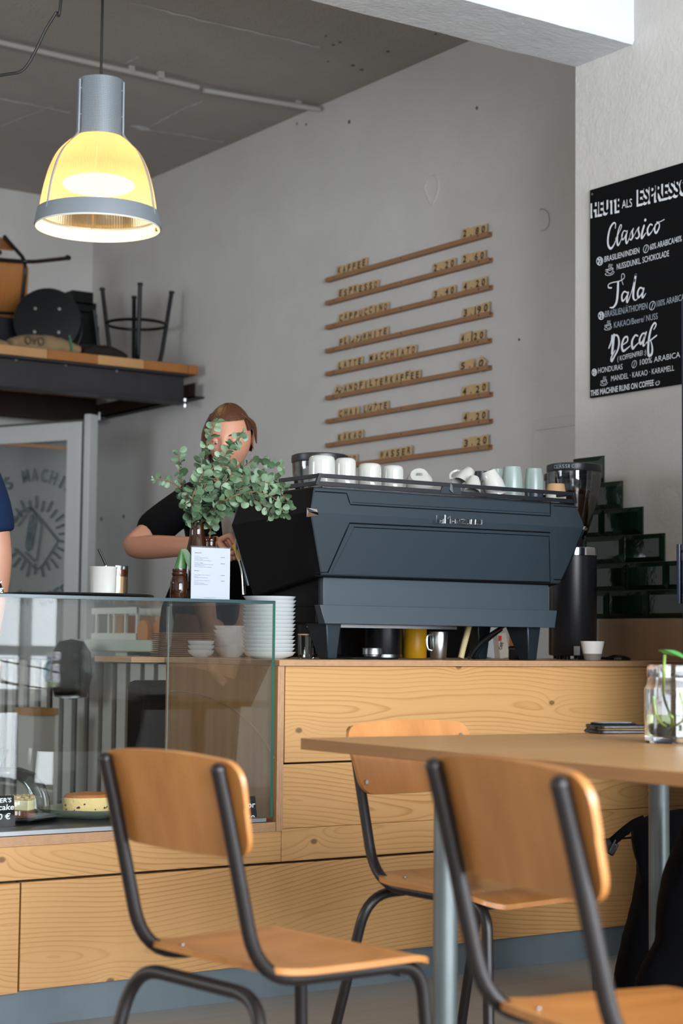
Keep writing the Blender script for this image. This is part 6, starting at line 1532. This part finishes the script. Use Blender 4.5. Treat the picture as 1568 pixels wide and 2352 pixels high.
zp = [Rw @ Vector((-.062, -.02, 0))+Vector((wc.x, wc.y, wz+.010)), Rw @ Vector((-.076, -.018, 0))+Vector((wc.x, wc.y, wz+.012)), Rw @ Vector((-.086, -.016, 0))+Vector((wc.x, wc.y, wz+.004))]
MB().tube(catmull(zp, 4), .004, 8).build('zip_pull', 'leather_black', t)

# ================================================================== black backpack and coat at the right
def blob(name, outline, d, depth, mat, label, cat, back=None):
    """soft body: an outline swept through rounded cross sections"""
    P = catmull([Vector((x, y, 0)) for x, y in outline], 5); cx_ = sum(p.x for p in P)/len(P); cy_ = sum(p.y for p in P)/len(P); n = len(P); vs = []; lay = 9
    for j in range(lay):
        f = j/(lay-1); s_ = math.sin(pi*(.08+.84*f))**.45; dd = d+depth*(f-.5)
        for p in P: q = PD(cx_+(p.x-cx_)*s_+random.uniform(-1.2, 1.2), cy_+(p.y-cy_)*s_+random.uniform(-1.2, 1.2), dd); vs.append(Vector((q.x, q.y, max(q.z, .004))))
    fs = [(j*n+i, j*n+(i+1) % n, (j+1)*n+(i+1) % n, (j+1)*n+i) for j in range(lay-1) for i in range(n)]+[tuple(range(n))[::-1], tuple(range((lay-1)*n, lay*n))]
    lo = min(v.z for v in vs); o = MB().add(vs, fs).build(name, mat, origin=(sum(v.x for v in vs)/len(vs), sum(v.y for v in vs)/len(vs), lo), sharp=180); return tag(o, label, cat)
bp = blob('backpack', [(1500, 1868), (1475, 1880), (1450, 1900), (1452, 1945), (1462, 1975), (1455, 2040), (1440, 2110), (1425, 2160), (1408, 2260), (1404, 2390), (1430, 2480), (1560, 2500), (1650, 2480), (1660, 2300), (1650, 2050), (1610, 1870), (1560, 1858)], 4.72, .24, 'black_cloth', 'black backpack leaning on the planked counter behind the right table leg', 'backpack')
S1 = catmull([PD(x, y, 4.62) for x, y in ((1480, 1882), (1455, 1893), (1430, 1912), (1404, 1935))], 5)
MB().tube(S1, [.012]*len(S1), 8).build('strap', 'black_cloth', bp)
MB().ball(PD(1437, 1910, 4.62), .012, 10, 0, (1, 1, .8)).build('strap_knot', 'black_cloth', bp)
a = PD(1400, 1946, 4.615); Rb = Matrix.Rotation(YAW-pi/2, 3, 'Z') @ Matrix.Rotation(math.radians(-28), 3, 'Y').inverted()
MB().box(a, (.036, .012, .034), Rb).build('buckle', 'black_plastic', bp, bevel=.004)
MB().box(PD(1406, 1942, 4.605), (.004, .004, .034), Rb).build('buckle_bar', 'chrome', bp)
ct = blob('coat', [(1568, 1890), (1548, 1940), (1528, 1985), (1512, 2050), (1505, 2110), (1502, 2160), (1480, 2200), (1458, 2260), (1470, 2330), (1520, 2380), (1600, 2390), (1720, 2380), (1730, 2150), (1680, 1900), (1610, 1860)], 3.98, .22, 'dark_coat' if 'dark_coat' in M else 'black_cloth', 'dark coat draped low over a seat at the right photo edge', 'coat')
# tall navy fridge at the right edge with a bar handle
t = thing('drinks_fridge', (4.12, 3.45, 0), 'tall navy fridge with a long bar handle just inside the right photo edge', 'fridge')
e_ = PD(1564.5, 1100, 5.26)
fx, fy = e_.x, e_.y
MB().bb((fx, fy-.62, .02), (fx+.55, fy, 1.98)).build('cabinet_body', 'fridge_navy', t, bevel=.004)
a, b = PD(1559, 1250, 5.26), PD(1560, 1386, 5.26)
MB().cyl(a, b, .0075, 14).build('handle', 'fridge_navy', t)
for p in (a.lerp(b, .12), a.lerp(b, .88)): MB().cyl(p, p+Vector((.02, -.012, 0)), .005, 8).build('handle_post', 'chrome', t)
